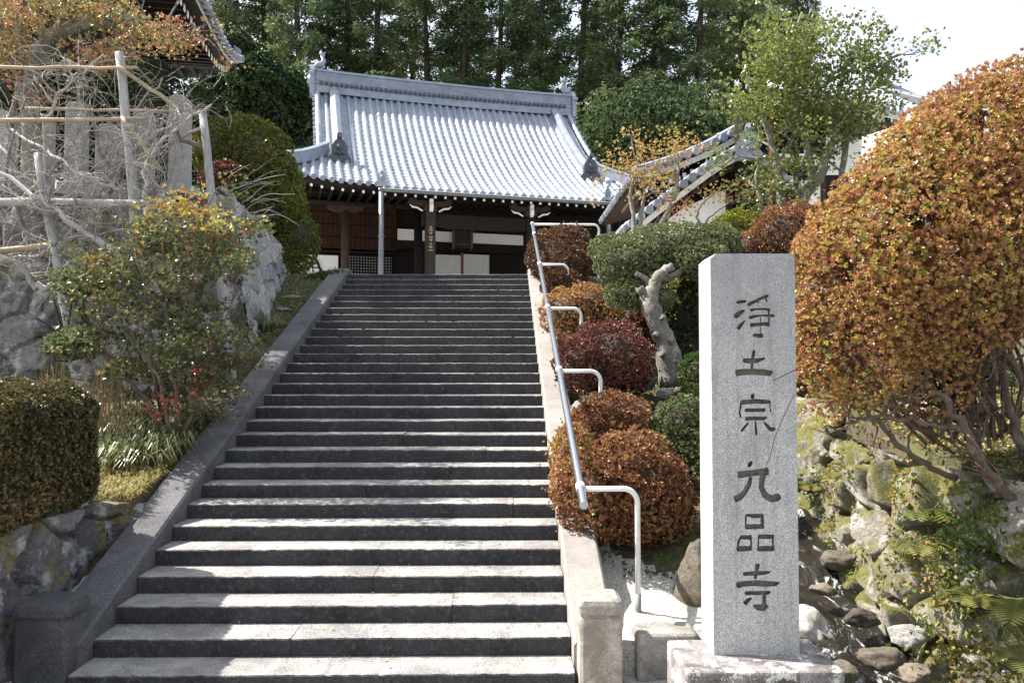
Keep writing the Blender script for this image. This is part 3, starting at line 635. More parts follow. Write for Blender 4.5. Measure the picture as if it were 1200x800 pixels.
dg=bpy.context.evaluated_depsgraph_get(); me=bpy.data.meshes.new_from_object(shaft.evaluated_get(dg)); print('shaft polys',len(me.polygons),[m.name for m in me.materials])
shaft.modifiers.clear(); shaft.data=me
for c_ in cuts: bpy.data.objects.remove(c_)
bpy.data.collections.remove(ccol)
bl=at(804,781,4.2); br=at(991,781,4.2)
mb=MB(); mb.box(bl.x,br.x,4.2,4.2+.50,.0,zb,a=.5); o=obj('pedestal',mb,M['base'],sp_); bevel(o,.02,3)

# ================================================================== ROCKS, KERBSTONES
def rock(name,c,size,seed,mat,label,cat='rock',group=None,**k):
    mb=rockmb(c,size,seed,**k); return single(name,mb,mat,label,cat,group,True)
mb=MB(); mb.box(.86,1.26,4.93,5.20,.0,.335); o=single('granite_block',mb,M['block'],'rough granite block between the pale end post and the inscribed pillar','stone block'); bevel(o,.035,3)
mb=MB(); mb.box(1.22,1.62,5.02,5.2,.0,.28); o=single('granite_block',mb,M['block'],'low buried granite block partly hidden by the inscribed pillar','stone block'); bevel(o,.03,3)
c=at(808,650,5.75); rock('boulder',(c.x+.02,c.y,.42),(.16,.2,.36),11,M['wetrock'],'dark upright boulder left of the inscribed pillar, beside the gravel')
c=at(756,448,8.9); rock('stone',(c.x,c.y,c.z),(.16,.15,.10),12,M['boulder'],'rough grey stone at the foot of the pruned tree trunk')
c=at(779,460,8.6); rock('stone',(c.x,c.y,c.z),(.10,.10,.07),13,M['boulder'],'small rounded blue grey stone below the pruned tree')
c=at(742,468,8.5); rock('stone',(c.x,c.y,c.z-.05),(.22,.15,.07),14,M['boulder'],'flat pale stone beside the dark red azalea mound')
c=at(708,462,8.3); rock('stone',(c.x-.15,c.y-.3,c.z-.12),(.25,.15,.09),15,M['boulder'],'flat pale stone under the dark red azalea mound')
# left low wall of big split stones
mb,G=relief([(-3.22,3.2,-.1),(-3.12,4.6,-.1),(-3.10,5.1,.05),(-3.06,6.15,.45),(-3.02,6.3,.5)],[(-3.33,3.2,1.0),(-3.27,4.6,1.0),(-3.24,5.1,.99),(-3.12,6.1,.95),(-3.06,6.3,.93)],
   [(1,-.1,0)]*5,.013,(.48,.55),.08,21,.85,gap=.08,tilt=.22,bulge=.25)
# cap
nx=G.shape[0]; topr=G[:,-1]; cap=np.stack([topr,topr+np.array([-.14,0,.02]),topr+np.array([-.4,0,-.05])],1); mb.grid(cap,.5)
end=G[-1]; mb.grid(np.stack([end,end+np.array([-.5,.05,0])],0),.4)
single('low_stone_wall',mb,M['rockLow'],'low wall of big mossy split stones below the left azalea hedge','wall',smooth=True)
rock('flat_stone',(-3.12,6.62,.78),(.30,.34,.17),31,M['boulder'],'flat topped grey stone at the near end of the grass beside the left side slab',rough=.06)
c=at(75,585,5.6); rock('stone',(-3.35,6.0,.96),(.2,.16,.07),32,M['boulder'],'thin flat stone on top of the low wall beside the hedge')
for i,(px,py,Y,sx,l) in enumerate([(332,365,11.6,.17,'upper'),(345,385,11.1,.2,'second'),(340,352,12.2,.2,'third'),(325,380,11.0,.12,'left'),(352,398,10.9,.14,'lowest'),(370,350,12.2,.25,'top right')]):
    c=at(px,py,Y); z=float(ground_z(c.x,Y)); rock('stepping_stone',(c.x,Y,z+.01),(sx,.13,.05),40+i,M['boulder'],'%s small grey stone in the grass strip left of the stairs'%l,'stone',group='stones in the grass strip beside the stairs')
# big battered retaining wall, front and right faces
bot=[(-11,8.6,.5),(-6.5,9.45,.6),(-4.4,9.65,.9),(-3.10,9.85,1.3)]; top=[(-11,9.3,4.3),(-6.5,10.1,4.35),(-4.8,10.25,4.35),(-3.66,10.3,4.38)]
mbf,G1=relief(bot,top,[(.05,-1,.25)]*4,.022,(.55,.40),.07,33,.95,gap=.05,tilt=.25,bulge=.12)
top2=[(-3.66,10.3,4.38),(-3.72,11.6,4.30),(-3.9,13.9,4.15)]; bot2=[(-3.10,9.85,1.3),(-3.35,11.4,2.3),(-3.80,13.9,3.4)]
mbr,G2=relief(bot2,top2,[(1,-.12,.2)]*3,.020,(.62,.36),.055,34,.75,gap=.045,tilt=.14,bulge=.1)
rw=thing('retaining_wall','high battered stone retaining wall left of the stairs','wall',(-5,9.9,1.0))
o=obj('front_face',mbf,M['rockL'],rw,True); o=obj('right_face',mbr,M['rockR'],rw,True)
mb=MB()
for k in range(7):
    t=(k+.5)/7; a=Vector(bot2[0]).lerp(Vector(top2[0]),t); mb2=rockmb((a.x-.20,a.y+.20,a.z),(.25,.26,.24),60+k,cuts=12,sub=4,rough=.05); mb.add(mb2.V[0],mb2.F,mb2.A)
obj('corner_stones',mb,M['rockR'],rw,True)
tp=np.concatenate([G1[:,-1],G2[:,-1]]); mb=MB(); mb.grid(np.stack([tp,tp+np.array([-.5,.8,0])],1),.6); obj('coping',mb,M['rockL'],rw,True)

# ================================================================== RIGHT BANK WALL AND MOSSY ROCKS
mb,G=relief([(3.55,3.3,-.3),(3.05,4.1,-.2),(2.72,4.8,-.05),(2.62,5.5,.05),(2.75,6.3,.25),(2.98,7.4,.5),(3.2,8.8,.7)],[(3.75,3.3,1.30),(3.35,4.1,1.32),(3.05,4.8,1.35),(2.88,5.5,1.38),(2.9,6.3,1.42),(3.12,7.4,1.5),(3.35,8.8,1.75)],
   [(-1,-.5,.2)]*3+[(-1,-.1,.2)]*2+[(-1,-.4,.2)]*2,.016,(.40,.34),.11,51,1.1,gap=.10,tilt=.45,bulge=.15)
bw=single('bank_stone_wall',mb,M['rockM'],'steep pale mossy stone wall under the big azalea on the right','wall',smooth=True)
bigr=[((970,530),7.6,(.42,.35,.42),'mossy'),((1010,560),7.3,(.34,.3,.30),'b'),((958,600),7.4,(.25,.25,.22),'c'),((1045,545),6.9,(.30,.28,.30),'d'),((1090,520),6.6,(.34,.3,.26),'e'),((950,500),8.2,(.45,.35,.25),'f'),((1075,600),6.3,(.22,.3,.36),'g'),((1150,560),5.6,(.22,.2,.14),'h')]
RL=['large moss covered rock above the stream, just right of the inscribed pillar','rounded yellow mossy rock in the middle of the stream bank','low mossy rock at the water edge behind the pillar','grey rock under the lichened branch','pale rock on the bank under the azalea branches','mossy ledge rock at the top of the stream','dark wet rock beside the rusty roots','small pale rock between the azalea stems']
for i,((px,py),Y,sz,_) in enumerate(bigr):
    c=at(px,py,Y); sz=tuple(v*1.3 for v in sz); rock('mossy_rock',tuple(c),sz,70+i,M['rockM'] if i!=6 else M['wetrock'],RL[i],sub=5,rough=.22)
c=at(1060,655,6.2); rock('dark_rock',tuple(c),(.26,.3,.35),90,M['wetrock'],'dark rock in the hollow behind the stream',sub=5,rough=.2)
SR=[((1010,722),5.3,(.13,.10,.07),'brown sunlit stone in the middle of the stream'),((1030,770),4.8,(.16,.12,.07),'flat wet stone where the stream spreads at the front'),((985,785),4.7,(.12,.1,.06),'small wet stone at the stream foot beside the pedestal'),((1065,745),5.0,(.14,.12,.08),'pale stone at the foot of the bank wall'),((985,655),6.2,(.16,.12,.09),'wet stone at the lip of the small cascade'),((1045,700),5.7,(.13,.12,.10),'dark stone behind the sunlit one in the stream'),((950,735),5.0,(.16,.20,.14),'pale boulder with a moss spot just behind the pillar pedestal'),((1075,790),4.6,(.10,.1,.06),'brown stone at the front right of the stream'),((965,690),5.7,(.1,.1,.05),'small dark stone in the cascade'),((1010,620),6.9,(.15,.12,.07),'stone at the head of the cascade')]
for i,((px,py),Y,sz,l) in enumerate(SR):
    c=at(px,py,Y); rock('stream_stone',(c.x,Y,c.z),sz,100+i,M['boulder'] if i in(6,3) else M['wetrock'],l,sub=4,rough=.15)
# water
n=90; yy=np.linspace(4.0,8.4,n); G=np.zeros((n,26,3)); rgw=np.random.default_rng(8)
for i,y in enumerate(yy):
    cx=2.32+.24*(y-4.5); stp=float(wz(y))-.02
    for k in range(26):
        u=k/25*2-1; x=cx+u*.60; G[i,k]=(x,y,.02+stp+.012*mnoise.noise(Vector((x*9,y*5,0)))*2+.02*mnoise.noise(Vector((x*3,y*3,4))))
mb=MB(); mb.grid(G)
m,nt,b=new_mat('stream_water'); co=texco(nt,(1,.35,1)); w1=noise(nt,co,9,5,.7,1.0); w2=noise(nt,co,60,4,.7)
t=texco(nt,(1,.25,1)); ff=noise(nt,t,7,6,.75,1.6)
col=mixc(nt,rng01(nt,ff,.555,.64),ramp(nt,[(.3,(.004,.004,.004)),(.7,(.026,.020,.012))],w1),mixc(nt,rng01(nt,w2,.4,.6),(.25,.27,.28),(.8,.82,.84)))
nt.links.new(col,b.inputs['Base Color']); b.inputs['Roughness'].default_value=.08; b.inputs['IOR'].default_value=1.33
s=nt.nodes.new('ShaderNodeMath'); s.operation='ADD'; nt.links.new(w1,s.inputs[0]); nt.links.new(mul(nt,w2,.3),s.inputs[1]); bump(nt,b,s.outputs[0],1.0,.03)
tag(obj('stream_water',mb,m,smooth=True),kind='structure')
# ================================================================== TEMPLE HALL
AL=R(15); TC=Vector((-2.3,32.4,3.66)); TM=Matrix.Translation(TC)@Matrix.Rotation(AL,4,'Z')
hall=thing('temple_hall','large wooden temple hall with a sweeping grey tiled roof at the top of the stairs','temple hall',TC,AL)
TMi=TM.inverted(); CL=TMi@CO
def tl(px,py,v):                       # pixel -> (u, z) on the hall's own plane v = const
    d=(TMi.to_3x3()@ray(px,py)); t=(v-CL.y)/d.y; p=CL+d*t; return p.x,p.z
ZR,ZE,VE=9.55,4.42,6.3; VG=3.9; UG=5.35; UE=7.2
def prof(v):                            # roof height over |v|
    t=np.abs(v)/VE; return ZR-(ZR-ZE)*(t*(1+.34*(1-t)))
def lift(u): return .32*np.clip((np.abs(u)-3.9)/2.9,0,1.2)**2
def halfw(v):                           # hip line in plan
    return np.where(np.abs(v)<=VG,UG,UG-.15+(UE-UG+.15)*(np.abs(v)-VG)/(VE-VG))
SPC=.292
CS=np.array([(-.146,.0),(-.115,-.012),(-.088,.0),(-.083,.045),(-.052,.098),(0,.118),(.052,.098),(.083,.045),(.088,.0),(.115,-.012),(.146,.0)])
rg=np.random.default_rng(1)
def tile_columns(mb,discs,us,v0f,v1f,sign=-1,zf=None,course=.27):
    """columns of pan and barrel tiles running down the slope from v0 to v1 (distances from the ridge)"""
    for u in us:
        v0,v1=v0f(u),v1f(u)
        if v1-v0<.15: continue
        nc=max(1,int((v1-v0)/course)); vv=np.linspace(v0,v1,nc+1); rows=[];
        for c in range(nc):
            for v_,s in ((vv[c]+.002,.0),(vv[c+1],.028)):
                z=zf(u,v_); off=CS.copy(); pan=(np.abs(CS[:,0])>.086); 
                dz=np.where(pan,s*.9,s*.25); rows.append([(u+x,sign*v_,z+h+d) for (x,h),d in zip(off,dz)])
        G=np.array(rows); a=np.repeat(rg.random(nc),2)[:-1]; A=.25+np.repeat(a[:,None],len(CS)-1,1)*.35+rg.random()*.25
        mb.grid(G,A.ravel(),flip=(sign>0))
        # round end tile at the eaves
        if discs is not None:
            z=zf(u,v1); discs.tube([(u,sign*(v1-.05),z+.035),(u,sign*(v1+.035),z+.02)],.093,14,True,rg.random()*.5)
            discs.tube([(u,sign*(v1+.036),z+.02),(u,sign*(v1+.046),z+.02)],[.05,.04],10,True,.2)
zf=lambda u,v: float(prof(v)+lift(u)*np.clip((v-2.5)/3.8,0,1)**1.5)
KU0,_=tl(447,218,-6.7); KU1,_=tl(712,238,-6.7)
us=np.arange(-UE+.1,UE,SPC)
def v1f(u): return VE+.38 if KU0<u<KU1 else VE
def v0f(u): return .12 if abs(u)<UG else VG+(abs(u)-UG+.15)*(VE-VG)/(UE-UG+.15)
mb=MB(); tile_columns(mb,mb,us,v0f,v1f,-1,zf)
tile_columns(mb,mb,us[::1],v0f,lambda u:VE,1,zf,course=.6)
# side skirts
def skirt(mb,sg):
    for v in np.arange(-VE+.15,VE,SPC):
        w0=UG-.2 if abs(v)<VG else UG-.15+(UE-UG+.15)*(abs(v)-VG)/(VE-VG)
        nc=5; rows=[]
        if UE-w0<.12: continue
        for q in range(nc+1):
            u=w0+(UE-w0)*q/nc; f=(u-(UG-.15))/(UE-UG+.15); vz=VG+(VE-VG)*f; z=float(prof(vz))+float(lift(u))*.9*(abs(v)/VE)**2
            rows.append([(sg*u,v+x,z+h) for x,h in CS])
        mb.grid(np.array(rows),rg.random(),flip=(sg>0)); mb.tube([(sg*(UE-.03),v,z+.03),(sg*(UE+.04),v,z+.02)],.09,12,True,.3)
skirt(mb,-1); skirt(mb,1)
roof=obj('tile_roof',mb,M['tile'],hall,True,True)
for p in roof.data.polygons: p.use_smooth=False
# verge: rolls of tile along the gable edges
for sg in (-1,1):
    mb=MB()
    vv=np.linspace(.2,VG+.35,15)
    for k in range(14):
        a=(sg*(UG+.05),-vv[k],zf(0,vv[k])+.16); b_=(sg*(UG+.05),-vv[k+1]+.02,zf(0,vv[k+1])+.13)
        mb.tube([a,b_],.10,12,True,rg.random()); mb.tube([(sg*(UG-.03),-vv[k]-.05,zf(0,vv[k])+.05),(sg*(UG+.24),-vv[k]-.05,zf(0,vv[k])+.01)],.075,12,True,rg.random())
    o=obj('verge_tiles',mb,M['tile'],roof,False,True)
# main ridge: stacked tile body with caps
RT=ZR+.05
mb=MB(); n=40; uu=np.linspace(-UG-.15,UG+.15,n)
def rl(u): return .07+.08*(abs(u)/5.6)**2.5
G=[]
prf=[(-.26,-.35),(-.26,.10),(-.30,.10),(-.30,.2),(-.22,.2),(-.22,.78),(-.27,.78),(-.27,.84),(-.12,.90),(-.10,.98),(0,1.02),(.10,.98),(.12,.90),(.27,.84),(.27,.78),(.22,.78),(.22,-.35)]
for u in uu: G.append([(u,v,RT+z*.76+rl(u)) for v,z in prf])
G=np.array(G); mb.grid(G,.5,flip=True); mb.add(G[0],[tuple(range(len(prf)))]); mb.add(G[-1],[tuple(range(len(prf)-1,-1,-1))])
for k in range(6): # string courses of the stacked ridge
    z=.21+k*.066
    mb.grid(np.array([[(u,-.221,RT+z+rl(u)),(u,-.236,RT+z+rl(u)),(u,-.236,RT+z+.02+rl(u)),(u,-.221,RT+z+.02+rl(u))] for u in uu]),.5)
ridge=obj('main_ridge',mb,M['ridge'],roof,False,True)
mb=MB()
for u in np.arange(-UG+.1,UG,.2): mb.tube([(u,-.30,RT+.10+rl(u)),(u,-.345,RT+.10+rl(u))],.078,12,True,rg.random()*.3)
obj('round_ridge_tiles',mb,M['tile_dark'],roof,True,True)
for sg in (-1,1):      # ridge-end tiles and leaping fish-like ornaments
    mb=MB(); u0=sg*(UG+.15)
    mb.prism([(-.42,-.35),(.42,-.35),(.46,.1),(.36,.45),(.40,.75),(.22,1.0),(.0,1.12),(-.22,1.0),(-.40,.75),(-.36,.45),(-.46,.1)],-.1,.1,Matrix.Translation((u0+sg*.1,0,RT+.10))@Matrix.Rotation(R(90),4,'Z')@Matrix.Scale(.85,4))
    mb.tube([(u0+sg*.2,-.0,RT+.42),(u0+sg*.28,0,RT+.42)],[.2,.12],14); mb.tube([(u0+sg*.05,-.33,RT+.6),(u0+sg*.25,-.33,RT+.6)],.08,12); mb.tube([(u0+sg*.05,.33,RT+.6),(u0+sg*.25,.33,RT+.6)],.08,12)
    obj('ridge_end_tile',mb,M['ridge'],roof,False,True)
    mb=MB(); s=-sg
    P=[(u0+sg*.02,0,RT+.90),(u0+s*.12,0,RT+1.05),(u0+s*.28,0,RT+1.11),(u0+s*.36,0,RT+1.27),(u0+s*.26,0,RT+1.45)]
    mb.tube(P,[.10,.15,.13,.09,.05],12)
    mb.prism([(u0+s*.30,RT+1.37),(u0+s*.16,RT+1.55),(u0+s*.24,RT+1.71),(u0+s*.30,RT+1.55),(u0+s*.42,RT+1.65),(u0+s*.38,RT+1.41)],-.03,.03)
    mb.prism([(u0+s*.05,RT+1.03),(u0-s*.10,RT+1.17),(u0+s*.02,RT+1.25),(u0+s*.16,RT+1.17)],-.03,.03); mb.tube([(u0-s*.02,0,RT+.6),(u0-s*.02,0,RT+.95)],.13,10)
    obj('ridge_ornament',mb,M['ridge'],roof,True,True)
# descending ridges
def desc(P,w,h,name='descending_ridge'):
    mb=MB(); G=[]
    P=[Vector(p) for p in P]
    for i,p in enumerate(P):
        t=(P[min(i+1,len(P)-1)]-P[max(i-1,0)]); t.z=0; t.normalize(); s=Vector((-t.y,t.x,0))
        pr=[(-w,-.1),(-w,h*.2),(-w*.8,h*.2),(-w*.8,h*.72),(-w*.95,h*.72),(-w*.95,h*.8),(-w*.45,h*.92),(0,h),(w*.45,h*.92),(w*.95,h*.8),(w*.95,h*.72),(w*.8,h*.72),(w*.8,h*.2),(w,h*.2),(w,-.1)]
        G.append([tuple(p+s*a+Vector((0,0,b_))) for a,b_ in pr])
    G=np.array(G); mb.grid(G,.6); mb.add(G[0],[tuple(range(len(pr)-1,-1,-1))]); mb.add(G[-1],[tuple(range(len(pr)))])
    return obj(name,mb,M['ridge'],roof,False,True)
def oni(p,d,s=1.0,name='demon_tile',mat='tile_dark'):
    p=Vector(p); d=Vector(d).normalized(); Mx=Matrix.Translation(p)@d.to_track_quat('-Y','Z').to_matrix().to_4x4()@Matrix.Scale(s,4)
    mb=MB(); mb.prism([(-.30,-.1),(.30,-.1),(.36,.02),(.25,.16),(.24,.40),(.14,.58),(0,.66),(-.14,.58),(-.24,.40),(-.25,.16),(-.36,.02)],-.07,.07,Mx)
    for q,r_ in (((0,-.08,.38),.12),((-.12,-.06,.20),.07),((.12,-.06,.20),.07),((0,-.1,.16),.06)):
        c=Mx@Vector(q); e=Mx@Vector((q[0],q[1]-.06,q[2])); mb.tube([c,e],[r_*s,r_*s*.5],10)
    c=Mx@Vector((0,.1,.62)); e=Mx@Vector((0,-.16,.74)); mb.tube([c,e],.085*s,12)
    return obj(name,mb,M[mat],roof,False,True)
for sg in (-1,1):
    u=sg*(UG-.62); vv=np.linspace(.25,4.35,16)
    desc([(u,-v,zf(0,v)+.04) for v in vv],.20,.50); oni((u,-4.42,zf(0,4.42)+.08),(0,-1,0),1.15)
    vv=np.linspace(VG-.05,VE-.25,12); us2=[UG-.15+(UE-UG+.15)*(v-VG)/(VE-VG) for v in vv]
    desc([(sg*a,-v,zf(a,v)+.08+.12*((v-VG)/(VE-VG))**2) for a,v in zip(us2,vv)],.17,.38,'hip_ridge'); a=us2[-1]
    oni((sg*(a+.05),-VE+.18,zf(a,VE)+.26),(sg*.5,-.8,0),.8)
    # gable wall under the verge
    mb=MB(); mb.add([(sg*(UG-.5),-VG,float(prof(VG))-.2),(sg*(UG-.5),VG,float(prof(VG))-.2),(sg*(UG-.5),0,ZR-.2)],[(0,1,2)]); obj('gable_board',mb,M['darkwood'],roof,False,True)
oni((KU0+.02,-VE-.42,zf(KU0,VE+.38)+.12),(-.4,-.9,0),.62,'porch_corner_tile','ridge'); oni((KU1-.02,-VE-.42,zf(KU1,VE+.38)+.12),(.4,-.9,0),.62,'porch_corner_tile','ridge')
# eaves board, soffit, gutter, rafters
mb=MB(); G=[]
uu=np.linspace(-UE,UE,60)
mb.grid(np.array([[(u,-VE-.02,zf(u,VE)-.02),(u,-VE-.02,zf(u,VE)-.13),(u,-VE+.08,zf(u,VE)-.16),(max(-UE+2.8,min(UE-2.8,u)),-2.8,ZE+.35)] for u in uu]),.5)
for sg in (-1,1):
    vv=np.linspace(-VE,VE,20); mb.grid(np.array([[(sg*(UE+.0),v,zf(UE,VE*1.0)-.02-lift(UE)*(1-(v/VE)**2)),(sg*UE,v,zf(UE,VE)-.14-lift(UE)*(1-(v/VE)**2)),(sg*(UE-2.6),max(-VE+2.8,min(VE-2.8,v)),ZE+.35)] for v in vv]),.5)
mb.add([(-UE,VE,ZE),(UE,VE,ZE),(UE,2,ZE+.3),(-UE,2,ZE+.3)],[(0,1,2,3)])
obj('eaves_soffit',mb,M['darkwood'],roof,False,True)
mb=MB(); ku=np.linspace(KU0-.1,KU1+.1,40); VK=VE+.38
mb.grid(np.array([[(u,-VK-.02,zf(u,VK)+.0),(u,-VK-.02,zf(u,VK)-.12),(u,-VK+.1,zf(u,VK)-.13),(u,-VE+.1,zf(u,VE)-.2)] for u in ku]),.5); obj('porch_soffit',mb,M['darkwood'],roof,False,True)
mb=MB(); mb.tube([(u,-VK-.07,zf(u,VK)-.07) for u in ku],.055,10); o=obj('gutter',mb,M['gutter'],roof,True,True)
mb=MB(); mb.grid(np.array([[(u,-VK-.135,zf(u,VK)-.035),(u,-VK-.135,zf(u,VK)-.012),(u,-VK-.02,zf(u,VK)-.012)] for u in ku]),.5,flip=True); obj('gutter_lip',mb,M['fascia'],roof,False,True)
for (pa,pb) in (((447,222),(447,322)),((713,240),(711,300))):
    u,z=tl(*pa,-VE-.45); mb=MB(); mb.tube([(u,-VE-.45,zf(u,VK)-.12),(u,-VE-.45,-.3)],.085,14)
    for zz in (1.2,2.6): mb.tube([(u,-VE-.45,zz),(u,-VE-.45,zz+.05)],.10,14)
    obj('downpipe',mb,M['gutter'],hall,True,True)
rm=None; tm_=None
for i,u in enumerate(np.arange(-UE+.15,UE,.335)):
    kk=KU0<u<KU1; vE=VE+(.30 if kk else -.10); z=zf(u,VE)-(.36 if kk else .24)
    if rm is None:
        mb=MB(); mb.box(-.036,.036,0,3.2,-.04,.04); rafter=obj('rafter',mb,M['darkwood'],hall,False,True); rm=rafter.data
        mb=MB(); mb.box(-.038,.038,-.012,.0,-.042,.042); tp_=obj('rafter_tip',mb,M['tip'],rafter,False,True); tm_=tp_.data
        r_=rafter; t_=tp_
    else:
        r_=rafter.copy(); t_=tp_.copy(); COL.objects.link(r_); COL.objects.link(t_); r_.parent=hall; t_.parent=r_
    r_.location=(u,-vE,z); r_.rotation_euler=(R(5),0,0)
# body: boards, beams, pillars, wall infill
def lbox(name,px0,px1,py0,py1,v,dep,mat,bev=0):
    u0,z1=tl(px0,py0,v); u1,z0=tl(px1,py1,v); 
    if u0>u1: u0,u1=u1,u0
    mb=MB(); mb.box(u0,u1,v,v+dep,min(z0,z1),max(z0,z1)); return obj(name,mb,M[mat],hall,False,True)
VW=-2.6
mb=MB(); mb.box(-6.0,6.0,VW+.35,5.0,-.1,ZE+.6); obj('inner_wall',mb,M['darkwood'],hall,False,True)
mb=MB(); mb.box(-6.3,6.3,-4.9,VW+.5,-.1,.35); obj('veranda_floor',mb,M['beamwood'],hall,False,True)
b0,zt1=tl(335,246,VW); b1,_=tl(462,290,VW); _,zb1=tl(400,291,VW)
mb=MB(); n=int((b1-b0+1.2)/.17)
for j in range(4):
    for i in range(n+1):
        u=b0-1.2+i*.17; z0=zb1+(zt1+.5-zb1)*j/4; z1=zb1+(zt1+.5-zb1)*(j+1)/4-.03
        mb.box(u,u+.155,VW+.02+rg.uniform(0,.02),VW+.1,z0,z1,a=rg.random())
obj('board_panel',mb,M['brownwood'],hall,False,True)
lbox('beam',330,480,232,244,VW-.35,.25,'beamwood'); lbox('beam',335,765,222,231,-4.3,.22,'darkwood')
lbox('lintel',458,800,291,296,VW-.02,.2,'darkwood'); lbox('rail_beam',335,480,291,299,VW-.02,.2,'darkwood')
o=lbox('white_panel',466,485,268,288,VW,.05,'white'); lbox('white_panel',493,539,270,288,VW,.05,'white'); o=lbox('white_panel',552,613,273,291,VW,.05,'white'); lbox('white_panel',330,396,297,330,VW,.05,'white')
# bell-shaped window on the left white panel
u0,z0=tl(360,330,VW-.03); mb=MB(); cu,cz=tl(362,310,VW-.06); 
P=[(cu+.36*math.cos(a)*(1+.25*(math.sin(a)<0)),VW-.04,cz-.1+.38*max(math.sin(a),-2.2)) for a in np.linspace(-.6,math.pi+.6,22)]
mb.tube(P,.045,8); mb.tube([(cu-.4,VW-.04,cz-.1),(cu+.4,VW-.04,cz-.1)],.02,6); mb.tube([(cu-.12,VW-.04,cz-.6),(cu-.12,VW-.04,cz+.2)],.02,6); mb.tube([(cu+.14,VW-.04,cz-.6),(cu+.14,VW-.04,cz+.2)],.02,6)
obj('arched_window',mb,M['darkwood'],hall,False,True)
# square lattice
lu0,lz1=tl(408,300,VW); lu1,lz0=tl(459,330,VW); mb=MB()
mb.box(lu0-.1,lu1,VW+.03,VW+.05,lz0,lz1); obj('lattice_paper',mb,M['shoji'],hall,False,True)
mb=MB(); q=.105
for u in np.arange(lu0-.1,lu1+.01,q): mb.box(u-.024,u+.024,VW-.03,VW,lz0,lz1)
for z in np.arange(lz0,lz1+.04,q): mb.box(lu0-.1,lu1,VW-.014,VW+.016,z-.024,z+.024)
obj('lattice_window',mb,M['darkwood'],hall,False,True)
for (a,b_) in ((509,540.5),(543.5,573)):
    u0,z1=tl(a,298,VW); u1,z0=tl(b_,330,VW); mb=MB(); mb.box(u0,u1,VW+.02,VW+.05,z0,z1); d=obj('shoji_door',mb,M['shoji'],hall,False,True)
    mb=MB()
    for z in np.arange(z0,z1,.13): mb.box(u0,u1,VW+.008,VW+.02,z-.008,z+.008)
    for u in np.linspace(u0,u1,5): mb.box(u-.008,u+.008,VW+.0,VW+.012,z0,z1)
    obj('door_grid',mb,M['fascia'],d,False,True)
u0,z1=tl(541,296,VW); mb=MB(); mb.box(u0-.03,u0+.07,VW-.01,VW+.06,z1-1.6,z1); obj('door_frame',mb,M['redwood'],hall,False,True)
# name board
pu0,pz1=tl(530,270,VW-.3); pu1,pz0=tl(554,291,VW-.3); mb=MB(); mb.box(pu0+.1,pu1-.1,VW-.3,VW-.24,pz0,pz1); pl=obj('name_board',mb,M['beamwood'],hall,False,True)
mb=MB(); 
for u in (pu0,pu1-.1): mb.prism([(u,pz0-.1),(u+.1,pz0),(u+.1,pz1),(u,pz1+.05)],VW-.34,VW-.26)
mb.box(pu0+.15,pu1-.15,VW-.31,VW-.30,pz0+.12,pz0+.16); obj('board_frame',mb,M['gold'],pl,False,True)
# porch pillars, tie beam, brackets with white carved noses
def pillar(px,v,w,zt_,mat='pillarwood',round_=False):
    u,_=tl(px,300,v); mb=MB()
    if round_: mb.tube([(u,v,-.2),(u,v,zt_)],[w,w*.94],20)
    else: mb.box(u-w,u+w,v-w,v+w,-.2,zt_)
    o=obj('pillar',mb,M[mat],hall,round_,True)
    if not round_: bevel(o,.03,2)
    return u,o
PZ=ZE-.75
u1,_=pillar(404.5,-4.3,.15,ZE-.52,'pillarwood',True); u2,_=pillar(490,-4.3,.16,ZE-.4,'darkwood',True); u3,o3=pillar(504,-6.0,.165,PZ,'beamwood'); u4,_=pillar(621,-6.0,.165,PZ,'darkwood'); u5,_=pillar(640,-4.3,.16,ZE-.4,'darkwood',True); u6,_=pillar(724,-4.3,.15,ZE-.4,'pillarwood',True)
u0,_=pillar(322,-4.3,.15,ZE-.4,'pillarwood',True)
mb=MB()   # faded characters painted down the porch pillar
for i,(dz,w) in enumerate([(0,.07),(.09,.10),(.19,.06),(.33,.10),(.42,.07),(.56,.05),(.66,.09),(.78,.1)]):
    mb.box(u3-w*.8,u3+w*.7,-6.0-.169,-6.0-.166,PZ-.55-dz-.03,PZ-.55-dz+.012,Matrix.Rotation(0,4,'Y'))
    if i%2==0: mb.box(u3-.015,u3+.02,-6.0-.170,-6.0-.167,PZ-.55-dz-.07,PZ-.55-dz+.04)
obj('faded_writing',mb,m_plain('faded_gilt',(.30,.22,.14),.8,0,.4,30),o3,False,True)
for ub in (u1,u0): # boat-shaped bearing block
    mb=MB(); mb.prism([(ub-.62,ZE-.38),(ub-.62,ZE-.46),(ub-.35,ZE-.58),(ub+.35,ZE-.58),(ub+.62,ZE-.46),(ub+.62,ZE-.38)],-4.42,-4.18); obj('bearing_block',mb,M['pillarwood'],hall,False,True)
mb=MB(); mb.prism([(u3-.3,PZ-.50),(u3+.16,PZ-.50),(u3+.5,PZ-.56),(u4-.5,PZ-.56),(u4-.16,PZ-.50),(u4+.3,PZ-.50),(u4+.3,PZ-.08),(u3-.3,PZ-.08)],-6.08,-5.92); obj('tie_beam',mb,M['darkwood'],hall,False,True)
mb=MB(); mb.box(KU0+.1,KU1-.1,-6.1,-5.9,PZ+.42,PZ+.6); obj('eaves_beam',mb,M['darkwood'],hall,False,True)
